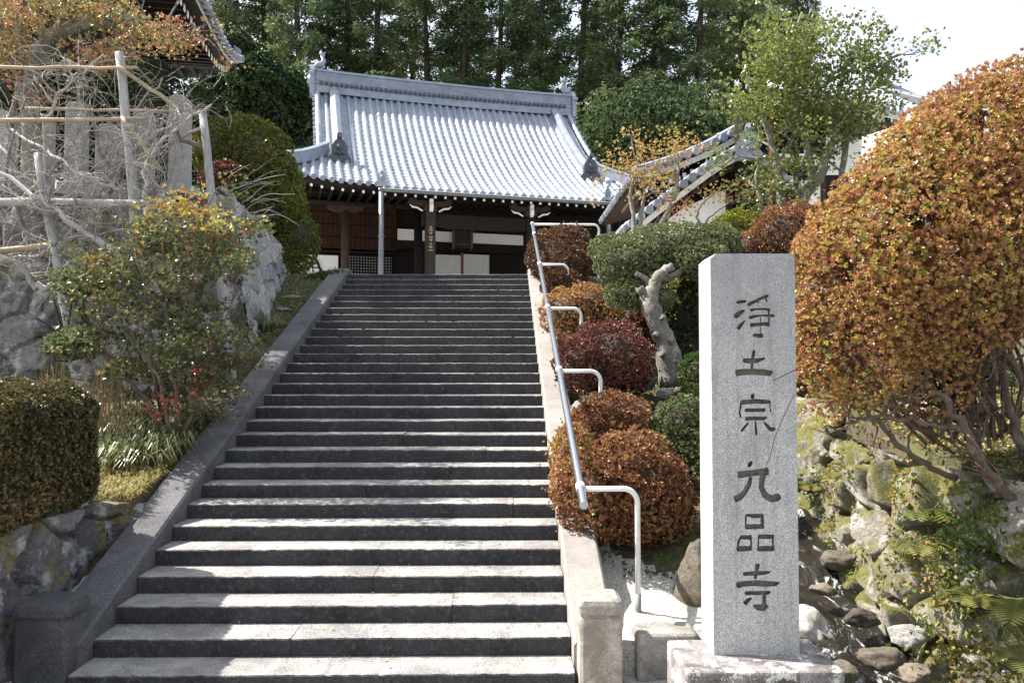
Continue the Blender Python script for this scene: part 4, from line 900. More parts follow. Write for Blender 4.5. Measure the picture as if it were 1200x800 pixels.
for ub in (u3,u4):
    mb=MB(); mb.box(ub-.2,ub+.2,-6.2,-5.8,PZ,PZ+.18); mb.prism([(ub-.75,PZ+.36),(ub-.75,PZ+.30),(ub-.45,PZ+.18),(ub+.45,PZ+.18),(ub+.75,PZ+.30),(ub+.75,PZ+.36)],-6.1,-5.9)
    for du in (-.6,0,.6): mb.box(ub+du-.11,ub+du+.11,-6.12,-5.88,PZ+.32,PZ+.46)
    br_=obj('bracket_set',mb,M['pillarwood'],hall,False,True)
    mb=MB(); mb.prism([(0,.0),(.10,.05),(.13,.2),(.08,.32),(.12,.42),(-.02,.40),(-.05,.22),(-.07,.1)],ub-.06,ub+.06,Matrix.Translation((0,0,PZ-.03))@Matrix(((0,1,0,0),(-1,0,0,-6.2),(0,0,1,0),(0,0,0,1))))
    obj('carved_nose',mb,M['tip'],br_,False,True)
    for s in (-1,1):
        mb=MB(); mb.tube([(ub+s*.28,-6.1,PZ+.0),(ub+s*.45,-6.12,PZ+.10),(ub+s*.62,-6.12,PZ+.12),(ub+s*.72,-6.12,PZ+.2)],[.03,.035,.035,.015],8); obj('carved_scroll',mb,M['tip'],br_,True,True)

# ================================================================== SIDE HALL, its gable end towards the stairs' foot
def dirb(a,b): d=(Vector(b)-Vector(a)); d.z=0; return d.normalized()
GR=3.66
side=thing('side_hall','white walled side hall right of the temple, its tiled gable slopes falling to the left','side hall',(at(860,250,18.9).x,18.9,GR))
def crv(pts,Y,n=40):
    P=np.array([tuple(at(x,y,Y)) for x,y in pts]); l=np.r_[0,np.cumsum(np.linalg.norm(np.diff(P,axis=0),axis=1))]; t=np.linspace(0,l[-1],n)
    Q=np.stack([np.interp(t,l,P[:,i]) for i in range(3)],1)
    for _ in range(4): Q[1:-1]=(Q[:-2]+2*Q[1:-1]+Q[2:])/4
    return Q,t
def gable_slope(pts,Y,back,parent,name,ridge_h=.12,sp=.26,wide=.30):
    """verge of a sloping tiled roof: stacked verge ridge, round tile ends facing out, bargeboard, and the slope running back"""
    Q,t=crv(pts,Y); T=unit(np.gradient(Q,axis=0)); Nn=np.stack([-T[:,2],0*T[:,0],T[:,0]],1); Nn*=np.sign(Nn[:,2:3])
    mb=MB()
    for y0 in np.arange(.12,back,.27):       # columns of tiles down the slope
        rows=[]
        for k in range(0,len(Q),1): rows.append([tuple(Q[k]+np.array([0,y0+a*.9,0])+Nn[k]*(h*.9+.02*(k%3==0)*(abs(a)>.086))) for a,h in CS])
        mb.grid(np.array(rows),rg.random()); e=Q[-1]; d=T[-1]
        mb.tube([e+np.array([0,y0,0])-d*.05+Nn[-1]*.04,e+np.array([0,y0,0])+d*.06+Nn[-1]*.03],.088,14,True,rg.random())
    o=obj(name,mb,M['tile'],parent)
    mb=MB(); G=[]
    for k in range(len(Q)):
        q=Q[k]; n_=Nn[k]; w=wide
        G.append([tuple(q+np.array([0,yy,0])+n_*hh) for yy,hh in ((.02,.05),(.02,.05+ridge_h*.75),(.06,.05+ridge_h),(w*.5,.05+ridge_h*1.25),(w-.04,.05+ridge_h),(w,.05+ridge_h*.75),(w,.05))])
    G=np.array(G); mb.grid(G,.8); mb.add(G[0],[tuple(range(7))]); mb.add(G[-1],[tuple(range(6,-1,-1))]); obj('verge_ridge',mb,M['ridge'],o)
    mb=MB(); L_=t[-1]
    for s_0 in np.arange(.1,L_,sp):
        q=np.array([np.interp(s_0,t,Q[:,i]) for i in range(3)]); n_=np.array([np.interp(s_0,t,Nn[:,i]) for i in range(3)])
        c0=q+n_*.0; mb.tube([c0+np.array([0,.35,0])+n_*.05,c0+np.array([0,-.16,0])],.10,16,True,rg.random()); mb.tube([c0+np.array([0,-.161,0]),c0+np.array([0,-.172,0])],[.055,.045],10,True,.1)
    obj('round_end_tiles',mb,M['tile'],o)
    mb=MB(); G=np.array([[tuple(Q[k]-Nn[k]*.10+np.array([0,-.02,0])),tuple(Q[k]-Nn[k]*.14+np.array([0,-.02,0])),tuple(Q[k]-Nn[k]*.16+np.array([0,.01,0])),tuple(Q[k]-Nn[k]*.23+np.array([0,.01,0])),tuple(Q[k]-Nn[k]*.23+np.array([0,.09,0]))] for k in range(len(Q))]); mb.grid(G,.5,flip=True); obj('bargeboard',mb,M['fascia'],o)
    mb=MB(); G=np.array([[tuple(Q[k]-Nn[k]*.12+np.array([0,.05,0])),tuple(Q[k]-Nn[k]*.12+np.array([0,back,0]))] for k in range(len(Q))]); mb.grid(G,.5); obj('roof_boards',mb,M['pillarwood'],o)
    return o,Q,t,Nn
up,Qu,tu,Nu=gable_slope([(938,104),(897,133),(878,146),(857,157),(837,169),(814,179),(797,186),(773,194),(745,202)],19.6,7,side,'upper_roof')
lo,Ql,tl_,Nl=gable_slope([(878,168),(855,180),(832,193),(812,208),(793,222),(766,242),(745,259),(733,268)],18.3,1.25,side,'lower_roof',ridge_h=.05,wide=.26)
# white tipped purlins under the upper verge, brown rafters under the lower one
tm2=None
for x,y in ((811,201),(802,205),(795,209),(786,212),(777,216),(766,219),(757,223),(748,226)):
    c=at(x,y,19.9); mb=MB()
    if tm2 is None:
        mb.box(-.045,.045,0,2.5,-.05,.05); ra=obj('purlin',mb,M['pillarwood'],side,False,True); mb=MB(); mb.box(-.05,.05,-.012,0,-.055,.055); rt=obj('purlin_tip',mb,M['tip'],ra,False,True); tm2=1; r_=ra
    else:
        r_=ra.copy(); t_=rt.copy(); COL.objects.link(r_); COL.objects.link(t_); r_.parent=side; t_.parent=r_
    r_.location=c-side.location
for k in range(3,38,3):
    q=Ql[k]-Nl[k]*.26; mb=MB(); mb.box(q[0]-.04,q[0]+.04,18.42,19.4,q[2]-.05,q[2]+.05); obj('rafter',mb,M['pillarwood'],side)
_r=roof; roof=lo; c=at(877,183,18.15)-side.location; oni(tuple(c),(-.25,-1,0),.95,'demon_tile','ridge'); roof=_r
mb=MB(); mb.tube([at(880,176,18.35),at(880,176,18.35)+Vector((.1,1.3,.0))],.15,14); mb.tube([at(886,183,18.3),at(905,197,18.3),at(925,212,18.3)],.09,12); obj('ridge_cap',mb,M['ridge'],lo,True)
def wallpoly(name,pts,Y,th,mat,parent):
    P=[at(x,y,Y) for x,y in pts]; n=len(P); mb=MB(); mb.add([tuple(p) for p in P]+[(p.x,p.y+th,p.z) for p in P],[tuple(range(n)),tuple(range(2*n-1,n-1,-1))]+[(i,i+n,(i+1)%n+n,(i+1)%n) for i in range(n)]); return obj(name,mb,M[mat],parent)
wallpoly('plaster_wall',[(784,256),(800,244),(850,222),(852,222),(852,290),(784,290)],18.95,.15,'white',side)
wallpoly('corner_post',[(851,216),(859,212),(859,290),(851,290)],18.9,.2,'pillarwood',side)
wallpoly('timber_wall',[(859,205),(905,175),(905,290),(859,290)],19.1,.2,'darkwood',side)
wallpoly('timber_wall',[(750,232),(812,208),(905,160),(905,290),(750,290)],20.4,.2,'darkwood',side)
wallpoly('gable_boards',[(770,214),(814,190),(880,160),(938,122),(938,200),(770,225)],20.2,.15,'darkwood',side)
wallpoly('white_panel',[(866,214),(892,214),(892,246),(866,246)],19.06,.03,'white',side)
# ---- rear hall behind the broadleaf tree
o=thing('rear_hall','dark timbered hall behind the tall broadleaf tree, round tiles along its eaves','hall',(at(960,230,18).x,18,GR))
E0=at(925,108,17.2); E1=at(960,112,17.5); E2=at(1052,132,18.67); E1.z=E2.z=(E1.z+E2.z)/2
ex=dirb(E1,E2); ey=Vector((-ex.y,ex.x,0)); 
if ey.y<0: ey=-ey
O=E1-ex*.5; LN=(E2-O).length+.1; ze=E1.z
mb=MB()
for x in np.arange(0,LN+.01,.25):
    rows=[]
    for k in range(9):
        t=k/8; rows.append([tuple(O+ex*(x+a*.85)+ey*(1.1*t)+Vector((0,0,.5*t*(1-.2*(1-t))+h))) for a,h in CS])
    mb.grid(np.array(rows),rg.random(),flip=True); c0=O+ex*x; mb.tube([c0+ey*.04+Vector((0,0,.03)),c0-ey*.06+Vector((0,0,.02))],.10,14,True,rg.random())
obj('tile_roof',mb,M['tile'],o)
Me=Matrix.Translation(O)@Matrix(((ex.x,ey.x,0,0),(ex.y,ey.y,0,0),(0,0,1,0),(0,0,0,1)))
mb=MB(); mb.box(-.3,LN+.1,-.01,.06,-.13,-.03,Me); obj('eaves_board',mb,M['fascia'],o)
mb=MB(); mb.box(-.3,LN+.1,.07,1.6,-.25,-.14,Me); obj('soffit',mb,M['darkwood'],o)
mb=MB(); mb.box(-.6,LN-.3,1.3,1.6,-6.5+1,-.2,Me); obj('timber_wall',mb,M['darkwood'],o)
tt=None
for x in np.arange(.1,LN,.33):
    if tt is None: mb=MB(); mb.box(x-.04,x+.04,.05,.068,-.24,-.16,Me); tt=obj('rafter_tip',mb,M['tip'],o); x0_=x
    else: t2=tt.copy(); COL.objects.link(t2); t2.parent=o; t2.location=ex*(x-x0_)
for (a,b_,c,d) in ((968,1010,158,205),(985,1030,215,250)):
    Yp=(O+ey*1.25+ex*((a+b_)/2-960)/50).y; mb=MB(); 
    def onp(px,py):
        d_=ray(px,py); n_=ey; t=((O+ey*1.27)-CO).dot(n_)/d_.dot(n_); return CO+d_*t
    q=[onp(a,c),onp(b_,c),onp(b_,d),onp(a,d)]; mb.add([tuple(v) for v in q]+[tuple(v+ey*.04) for v in q],[(0,1,2,3),(7,6,5,4),(0,4,5,1),(1,5,6,2),(2,6,7,3),(3,7,4,0)]); obj('white_panel',mb,M['white'],o)
g2=thing('timber_gable','dark gable end with white plaster panels behind the trunks of the broadleaf tree','wall',(at(925,240,18.6).x,18.6,GR))
p=at(893,172,18.6); q=at(966,262,18.6); mb=MB(); mb.box(p.x,q.x,18.62,18.9,GR,p.z); obj('timber_wall',mb,M['darkwood'],g2)
for (a,b_,c,d) in ((908,930,206,222),(936,962,212,240),(910,962,180,194)):
    p=at(a,c,18.57); q=at(b_,d,18.57); mb=MB(); mb.box(p.x,q.x,18.57,18.6,q.z,p.z); obj('white_panel',mb,M['white'],g2)
for x in (899,933,964):
    p=at(x,172,18.55); mb=MB(); mb.box(p.x-.06,p.x+.06,18.53,18.62,GR,p.z); obj('post',mb,M['pillarwood'],g2)
mb=MB(); mb.tube([at(903,128,18.3),at(902,262,18.3)],.07,12); mb.tube([at(903,198,18.3),at(902,207,18.3)],.10,12); single('downpipe',mb,m_plain('rust_paint',(.26,.085,.055),.7,0,.3,12),'rusty red downpipe standing before the dark gable end','pipe',smooth=True)
r=thing('far_roof','far tiled roof slope just showing behind the rounded azalea crown','roof',(at(1075,120,24).x,24,GR))
T0=at(1028,96,24.5); T1=at(1086,113,26.5); T1.z=T0.z; fx_=dirb(T0,T1); fy_=Vector((fx_.y,-fx_.x,0)); LF=(T1-T0).length+1.5
mb=MB()
for x in np.arange(0,LF,.27): mb.grid(np.array([[tuple(T0+fx_*(x+a)+fy_*(2.2*k/8)+Vector((0,0,-.2-1.2*k/8+h))) for a,h in CS] for k in range(9)]),rg.random())
obj('tile_slope',mb,M['tile'],r)
mb=MB(); mb.tube([T0-fx_*.1,T0+fx_*LF],.14,12); obj('ridge',mb,M['ridge'],r,True)
mb=MB(); Mf=Matrix.Translation(T0)@Matrix(((fx_.x,fy_.x,0,0),(fx_.y,fy_.y,0,0),(0,0,1,0),(0,0,0,1))); mb.box(.3,LF-.3,-1.5,1.6,-7.8,-1.3,Mf); obj('wall',mb,M['plaster'],r)

# ================================================================== ROOF CORNER, UPPER LEFT (bell tower eaves from below)
bt=thing('bell_tower','dark soffited tiled roof corner with white rafter tips at the upper left','tower',(-9,17,4.3))
tip=at(279,74,19); e1=Vector((.16,-1,0)).normalized(); e2=Vector((-1,-.16,0)).normalized()
def liftc(s): return .55*max(0,1-s/2.6)**2.2-.55
ztip=tip.z; tipx,tipy=tip.x,tip.y
def ep(s,w):   # point s metres from the corner along an edge, w metres in
    return None
# eave 1 runs towards the camera, eave 2 to the left
n=26
def edge(e,inn,s,w,dz): p=Vector((tipx,tipy,0))+e*s+inn*w; return (p.x,p.y,ztip+liftc(s)+dz)
for e,inn,nm in ((e1,e2,'a'),(e2,e1,'b')):
    ssx=np.linspace(0,5.2,n)
    mb=MB(); mb.grid(np.array([[edge(e,inn,s,w,dz-(0 if w<=0 else 0)) for (w,dz) in ((-.0,0.04),(0.0,-.05),(.04,-.07),(.5,-.02),(min(2.2,max(s,.6)),.35))] for s in ssx]),.5); obj('soffit',mb,M['darkwood'],bt)
    mb=MB(); mb.grid(np.array([[edge(e,inn,s,w,dz) for (w,dz) in ((-.03,.05),(-.03,.0),(.01,-.01))] for s in ssx]),.5); mb.grid(np.array([[edge(e,inn,s,w,dz) for (w,dz) in ((-.005,-.0),(-.03,.0),(-.03,.05),(-.005,.05))] for s in ssx]),.5); obj('eaves_fascia',mb,M['fascia'],bt)
    mb=MB()
    for s in np.arange(.15,5.2,.28):
        rows=[]
        for k in range(8):
            w=-.10+k*.45; P=[]
            for a,h in CS:
                s2=s+a*.85
                if w>s2+.2: pass
                P.append(edge(e,inn,s2,w,.09+h+ .62*(w+.1)*(.8+.1*w)))
            rows.append(P)
        rows=[r for k,r in enumerate(rows) if (-.10+k*.45)<=s+.25]
        if len(rows)>1: mb.grid(np.array(rows),rg.random(),flip=(nm=='a'))
        a=Vector(edge(e,inn,s,-.06,.13)); b_=Vector(edge(e,inn,s,-.16,.12)); mb.tube([a,b_],.088,12,True,rg.random())
    obj('tile_roof',mb,M['tile'],bt)
    rows_=[(.22,-.10,M['tip']),(.95,-.04,M['tip'])]
    for tier,(w,dz,mt) in enumerate(rows_):
        for i,s in enumerate(np.arange(w+.15,5.1,.27)):
            mb=MB(); c0=Vector(edge(e,inn,s,w,dz-.04)); q=Matrix.Translation(c0)@(inn.to_track_quat('Y','Z')).to_matrix().to_4x4()
            if i==0: 
                mb.box(-.038,.038,0,1.4,-.045,.045); ra=obj('rafter',mb,M['darkwood'],bt,False,True); mb=MB(); mb.box(-.055,.055,-.012,0,-.065,.065); rt=obj('rafter_tip',mb,mt,ra,False,True); r_=ra
            else:
                r_=ra.copy(); t_=rt.copy(); COL.objects.link(r_); COL.objects.link(t_); r_.parent=bt; t_.parent=r_
            r_.matrix_local=Matrix.Translation(-bt.location)@q
mb=MB(); mb.tube([Vector((tipx,tipy,ztip+.22))-(e1+e2)*0,Vector((tipx,tipy,0))+(e1+e2)*2+Vector((0,0,ztip+.9)),Vector((tipx,tipy,0))+(e1+e2)*4+Vector((0,0,ztip+2.4))],.13,12); obj('hip_ridge',mb,M['ridge'],bt,True)
c=Vector((tipx,tipy,0))+(e1+e2)*1.3
mb=MB(); mb.box(c.x-1.9,c.x,c.y-1.9,c.y,6.3,ztip+.1)
for ax_,ay_ in ((0,0),(-1.8,0),(0,-1.8),(-1.8,-1.8)): mb.box(c.x+ax_-.1,c.x+ax_+.1,c.y+ay_-.1,c.y+ay_+.1,4.3,6.4)
obj('timber_frame',mb,M['darkwood'],bt)
# ================================================================== PLANTING
def B(px,py,Y,rx,rz,ry=None):
    """an ellipsoid of foliage centred behind pixel (px,py) at depth Y, radii in photo pixels"""
    c=at(px,py,Y); k=Y/900; return (c.x,c.y,c.z,rx*k,(ry if ry else (rx+rz)/2)*k,rz*k)
# ---- the big azalea on the right
bl_=[B(1026,335,5.0,105,105),B(1040,302,5.0,102,102),B(1068,272,5.02,102,102),B(1100,242,5.04,104,104),B(1126,218,5.06,106,106),B(1152,200,5.08,108,108),B(1180,185,5.1,112,112),B(1215,185,5.12,122,120),B(1260,205,5.15,130,140),B(1085,330,4.98,112,108),B(1130,290,5.0,118,112),B(1175,270,5.04,122,118),B(1220,280,5.1,125,120),B(998,395,4.9,70,84),B(1040,385,4.95,82,66),B(1082,446,5.0,58,42),B(960,450,4.9,32,52),B(1178,338,5.1,74,52)]
NB=15
root=thing('large_azalea','huge rounded orange and rust leaved azalea overhanging the right of the inscribed pillar','azalea',(3.35,5.0,1.35))
rg=np.random.default_rng(77)
def cutA(P):   # thinned where bare wood shows through the underside
    d=np.array([mnoise.noise(Vector(p*3.2))+.5*mnoise.noise(Vector(p*7)) for p in P])
    low=np.clip((1.93-P[:,2])/.45,0,1)*np.clip((P[:,0]-2.35)/.4,0,1)
    back=(P[:,1]<5.35)|(P[:,2]>2.2)
    return (d>-.42+low*.62)&back
P,N=blobs_surface(bl_,60000,rg,.22,.05,cutA,lump=4)
s=rg.random(len(P))<.02; P[s]+=N[s]*rg.uniform(.01,.07,(s.sum(),1))
lv=Leaves(); rosettes(lv,P,N,rg,7,.027,.0056,1.0); lv.obj('foliage',M['L_azalea'],root)
lv=Leaves(); P,N=blobs_surface([(b[0],b[1]+.05,b[2]+.02,b[3]*.86,b[4]*.86,b[5]*.86) for b in bl_[:14]],15000,rg,.3,.05,cutA); rosettes(lv,P,N,rg,5,.04,.010,1.0); lv.obj('inner_foliage',M['L_rust'],root)
mb=MB(); tips=[]
def limb(mb,pts,r0,r1,n=10,wob=.012,a=None):
    P=[Vector(p) if len(p)==3 and not isinstance(p[0],tuple) else p for p in pts]
    P=np.array([tuple(p) for p in P]); t=np.linspace(0,1,len(P)); tt=np.linspace(0,1,len(P)*4-3)
    Q=np.stack([np.interp(tt,t,P[:,i]) for i in range(3)],1)
    for _ in range(2): Q[1:-1]=(Q[:-2]+2*Q[1:-1]+Q[2:])/4
    Q[1:-1]+=rg.normal(0,wob,(len(Q)-2,3)); mb.tube(Q,np.linspace(r0,r1,len(Q))*rg.uniform(.88,1.12,len(Q)),n,True,rg.random() if a is None else a); return Q
def pl(Y,*pp): return [at(x,y,Y+dy if not isinstance(dy,str) else Y) for x,y,dy in [(p if len(p)==3 else (p[0],p[1],0)) for p in pp]]
L_=[(pl(4.7,(1215,625),(1180,575),(1150,545),(1130,500),(1105,465,.1),(1075,440,.2),(1040,400,.3)),.036,.014),
    (pl(4.9,(1225,560),(1200,535),(1185,480),(1175,430),(1150,390),(1110,350),(1080,320)),.034,.014),
    (pl(5.0,(1230,520),(1215,470),(1190,430),(1150,400),(1130,375),(1090,360)),.03,.012),
    (pl(4.8,(1120,560,.2),(1080,545,.15),(1055,520),(1035,500),(1010,478),(1000,470)),.022,.010),
    (pl(4.8,(1135,505),(1100,497),(1060,490),(1030,488),(1000,492),(985,503)),.021,.009),
    (pl(5.0,(1130,500),(1160,460),(1165,420),(1180,380),(1190,300)),.022,.01),
    (pl(5.0,(1150,545),(1140,480),(1120,430),(1090,410),(1060,412)),.018,.008),
    (pl(5.1,(1240,600),(1200,560),(1190,500),(1200,440),(1185,400)),.026,.012),
    (pl(5.1,(1150,390),(1120,400),(1090,395),(1075,375)),.02,.008),(pl(5.0,(1195,430),(1175,395),(1160,372),(1135,365)),.016,.008)]
for pts,r0,r1 in L_:
    Q=limb(mb,pts,r0,r1)
    for i in range(6,len(Q),3): grow(mb,Q[i],unit(rg.normal(size=3)+np.array([-.4,0,.5])),.22,.008,2,rg,tips,.5,(2,3),.8,.7,.7,4)
for i in range(26): # dead pale twigs below the crown
    c=at(rg.uniform(1000,1045),rg.uniform(440,480),4.8); grow(mb,c,rg.normal(size=3),.10,.004,2,rg,tips,.6,(2,3),.9,.75,.7,4)
for i in range(70):
    b=bl_[rg.integers(len(bl_))]; e=np.array(b[:3])+unit(rg.normal(size=3))*np.array(b[3:])*.8; s0=np.array([3.1,5.1,1.7])+rg.normal(0,.15,3); mid=(s0+e)/2+rg.normal(0,.08,3); mb.tube([s0,mid,e],[.013,.008,.004],6,True,rg.random())
obj('stems',mb,M['bark_brown'],root,True)

# ---- clipped mounds up the right of the stairs
G_='clipped azalea mounds beside the stairs'
CS_=clipped_shrub
CS_('azalea_mound','large rust orange clipped azalea at the foot of the handrail, above the gravel','azalea',[B(742,568,6.35,60,64),B(700,580,6.3,50,52),B(770,590,6.5,42,50)],M['L_rust'],5200,201,.032,.008,G_,shell=.3)
CS_('azalea_mound','low orange azalea clipped close to the side slab, left of the largest mound','azalea',[B(672,535,6.9,26,38),B(668,570,6.5,22,32)],M['L_azalea'],1600,202,.028,.007,G_)
CS_('azalea_mound','rounded rust azalea just above the largest mound','azalea',[B(718,492,7.5,46,32),B(700,500,7.4,34,30)],M['L_rust'],2600,203,.028,.007,G_)
CS_('azalea_mound','dark red clipped azalea, the widest mound halfway up the stairs','azalea',[B(712,418,8.6,52,42),B(682,425,8.5,34,34),B(735,430,8.7,28,34)],M['L_red'],4200,204,.028,.007,G_)
CS_('azalea_mound','bright orange azalea mound above the dark red one','azalea',[B(690,363,9.9,38,31),B(663,368,9.8,30,30),B(712,378,10,22,20)],M['L_azalea'],3000,205,.028,.007,G_)
CS_('azalea_mound','tall brown azalea ball at the head of the handrail','azalea',[B(655,302,13.0,38,36),B(670,290,13.2,24,24)],M['L_brown'],3400,206,.035,.009,G_)
CS_('azalea_mound','smaller brown azalea ball in front of the tall brown one','azalea',[B(668,312,12.2,24,24)],M['L_brown'],1400,207,.032,.009,G_)
CS_('azalea_mound','lowest of the three brown azalea balls near the top of the stairs','azalea',[B(658,334,11.4,24,18)],M['L_brown'],1200,208,.03,.008,G_)
CS_('azalea_mound','rusty brown azalea behind the pale leaning trunk','azalea',[B(775,380,10.6,44,38),B(745,372,10.4,20,26),B(800,395,10.4,26,38)],M['L_rust'],3000,209,.03,.008,G_)
CS_('green_mound','olive green clipped shrub left of the inscribed pillar, beside the rust mounds','shrub',[B(800,500,7.3,36,36),B(815,530,7.2,30,44),B(790,520,7.3,22,30)],M['L_olive'],3600,210,.024,.008)
CS_('green_mound','small dark green shrub behind the pillar at mid height','shrub',[B(818,440,8.6,22,28),B(812,470,8.3,16,22)],M['L_green'],1200,211,.024,.008)
CS_('yellow_shrub','yellow green rounded shrub at the foot of the side hall wall','shrub',[B(868,276,14,40,28),B(900,275,14.2,30,26)],M['L_yel'],3000,212,.04,.012)
CS_('yellow_shrub','yellow green shrub seen under the cloud pruned tree','shrub',[B(808,330,12,32,26),B(790,345,12,28,20)],M['L_yel'],1800,213,.034,.010)
CS_('rust_shrub','rust coloured shrub peeping over the top of the pillar','azalea',[B(915,278,12,36,36),B(935,265,12.3,26,30),B(880,290,12,22,18)],M['L_rust'],2600,214,.036,.010)
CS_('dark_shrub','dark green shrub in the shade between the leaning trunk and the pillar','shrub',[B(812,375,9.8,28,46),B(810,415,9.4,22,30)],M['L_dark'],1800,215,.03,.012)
CS_('dark_shrub','low dark shrub on the slope behind the pillar and the big azalea','shrub',[B(960,420,9.6,60,60),B(1000,380,10,60,60)],M['L_green'],2600,216,.04,.012)
CS_('dark_shrub','dark green shrub behind the lichened branches on the right bank','shrub',[B(1060,470,8.8,60,50),B(1120,440,9,60,50)],M['L_green'],2600,217,.04,.012)
# ---- cloud pruned tree with a pale leaning trunk
root=thing('cloud_pruned_tree','cloud pruned evergreen with a thick pale leaning trunk, left of the pillar','tree',tuple(at(783,440,9.2)))
bl2=[B(790,292,9.7,66,30),B(738,308,9.4,42,30),B(838,286,9.7,30,24),B(716,292,9.9,26,18),B(765,350,9.1,26,16),B(735,345,9.2,28,18),B(820,305,9.3,36,22)]
P,N=blobs_surface(bl2,19000,rg,.3,.10,lump=4); lv=Leaves(); rosettes(lv,P,N,rg,5,.024,.009,.9); lv.obj('foliage',M['L_olive'],root)
mb=MB(); core(mb,bl2,.55); obj('inner_twigs',mb,M['twig'],root,True)
mb=MB(); Q=limb(mb,pl(8.95,(787,452),(785,425),(780,400),(768,375),(762,355),(765,338)),.155,.085,14,.004,.7)
limb(mb,pl(8.95,(764,345),(768,330),(776,318),(788,312)),.085,.05,10,.008,.7); limb(mb,pl(8.95,(763,362),(755,347),(749,337)),.06,.05,10,.004,.8); limb(mb,pl(9.0,(762,345),(760,328),(745,320)),.045,.03,8,.006,.6); limb(mb,pl(9.2,(775,330),(800,318),(830,300)),.05,.03,8,.008,.6)
for x,y in ((776,372),(786,400),(776,415),(790,425),(769,392)): c=at(x,y,8.83); mb2=rockmb(tuple(c),(.045,.04,.045),int(x)); mb.add(mb2.V[0],mb2.F,.6)
obj('trunk',mb,M['bark_pale'],root,True)
# ---- small maple in front of the side hall
root=thing('maple_tree','slender maple with thin pale stems and orange yellow leaves before the side hall','tree',tuple(at(752,275,14)))
mb=MB(); tips=[]
for pts,r in ((pl(14,(744,282),(742,250),(738,225),(745,200),(748,185)),.05),(pl(14,(748,282),(752,250),(756,225),(752,205)),.045),(pl(13.8,(762,285),(778,258),(792,230),(796,200),(792,165)),.055)):
    Q=limb(mb,pts,r,r*.3,8,.01,.9)
    for i in range(7,len(Q),2): grow(mb,Q[i],unit(rg.normal(size=3)*[1,.7,.4]+np.array([0,0,.3])),.42,.014,2,rg,tips,.4,(2,3),.7,.7,.6,4)
obj('stems',mb,M['bark_grey'],root,True)
lv=Leaves(); T_=[(np.array(at(x,y,13.9)),0) for x,y in [(735,190),(730,200),(745,195),(790,155),(780,165),(800,165),(815,172),(770,175),(760,182),(790,175),(750,215),(765,205),(780,200),(745,230),(770,225),(825,170),(805,180),(750,180)]]
tip_leaves(lv,tips,rg,3,.10,.045,.012,4,.8,1.1,.5); tip_leaves(lv,T_,rg,30,.17,.045,.012,4,.8,1.2,.35); lv.obj('leaves',M['L_maple'],root)
root=thing('low_maple','rusty leaved low maple spray against the white wall of the side hall','tree',tuple(at(820,262,13)))
mb=MB(); tips=[]; limb(mb,pl(13,(822,268),(815,250),(825,235),(845,222)),.03,.01,8,.01,.6); limb(mb,pl(13,(822,268),(835,250),(860,235)),.025,.01,8,.01,.6); obj('stems',mb,M['bark_grey'],root,True)
lv=Leaves(); T_=[(np.array(at(x,y,13)),0) for x,y in [(800,245),(812,238),(795,255),(825,230),(845,222),(860,228),(880,225),(870,215),(850,235),(785,232),(790,245)]]; tip_leaves(lv,T_,rg,26,.15,.045,.012,4,.8,1.2,.35); lv.obj('leaves',M['L_autumn'],root)
# ---- tall loose broadleaf tree
root=thing('broadleaf_tree','tall loose broadleaf tree with several pale trunks behind the pillar','tree',tuple(at(935,252,13.5)))
mb=MB(); tips=[]
TR=[(pl(13.5,(917,262),(916,225),(908,180),(896,140),(885,105)),.085),(pl(13.4,(924,262),(938,225),(962,205),(976,160),(985,95),(1000,60)),.08),(pl(13.6,(935,262),(955,205),(938,150),(925,90),(930,45),(940,15)),.075),(pl(13.5,(986,262),(985,200),(998,140),(1018,85)),.07),(pl(13.2,(905,262),(890,235),(885,205),(895,185)),.05),(pl(13.5,(962,210),(945,235),(930,262)),.06)]
for pts,r in TR:
    Q=limb(mb,pts,r,r*.35,10,.012,.8)
    for i in range(len(Q)//3,len(Q),2):
        if len(pts)>3: grow(mb,Q[i],unit(rg.normal(size=3)*[1,.8,.5]+np.array([0,0,.35])),.52,.024,2,rg,tips,.4,(2,3),.65,.72,.6,4)
obj('trunks',mb,M['bark_pale'],root,True)
T2=[(np.array(at(px+rg.normal(0,8),py+rg.normal(0,8),13.5+rg.normal(0,.45))),0) for px,py in [(x,y) for x in range(885,1045,13) for y in range(30,150,13)] if ((px-958)/88)**2+((py-88)/80)**2<1.05 and rg.random()<.85]
T3=[(np.array(at(x+rg.normal(0,6),y+rg.normal(0,6),13.3+rg.normal(0,.35))),0) for x,y in [(885,200),(890,215),(900,205),(915,190),(930,180),(950,190),(975,185),(990,170),(900,165),(920,160),(945,165),(965,170),(885,235),(900,228),(875,150),(868,120),(872,105),(890,100),(1000,190),(895,245),(915,215),(940,205)]]
lv=Leaves(); tip_leaves(lv,tips,rg,6,.12,.05,.017,4,.5,1.0,.7); tip_leaves(lv,T2,rg,52,.16,.055,.018,4,.6,1.0,.8); tip_leaves(lv,T3,rg,42,.16,.052,.018,4,.6,1.0,.6)
lv.obj('leaves',M['L_tall'],root)

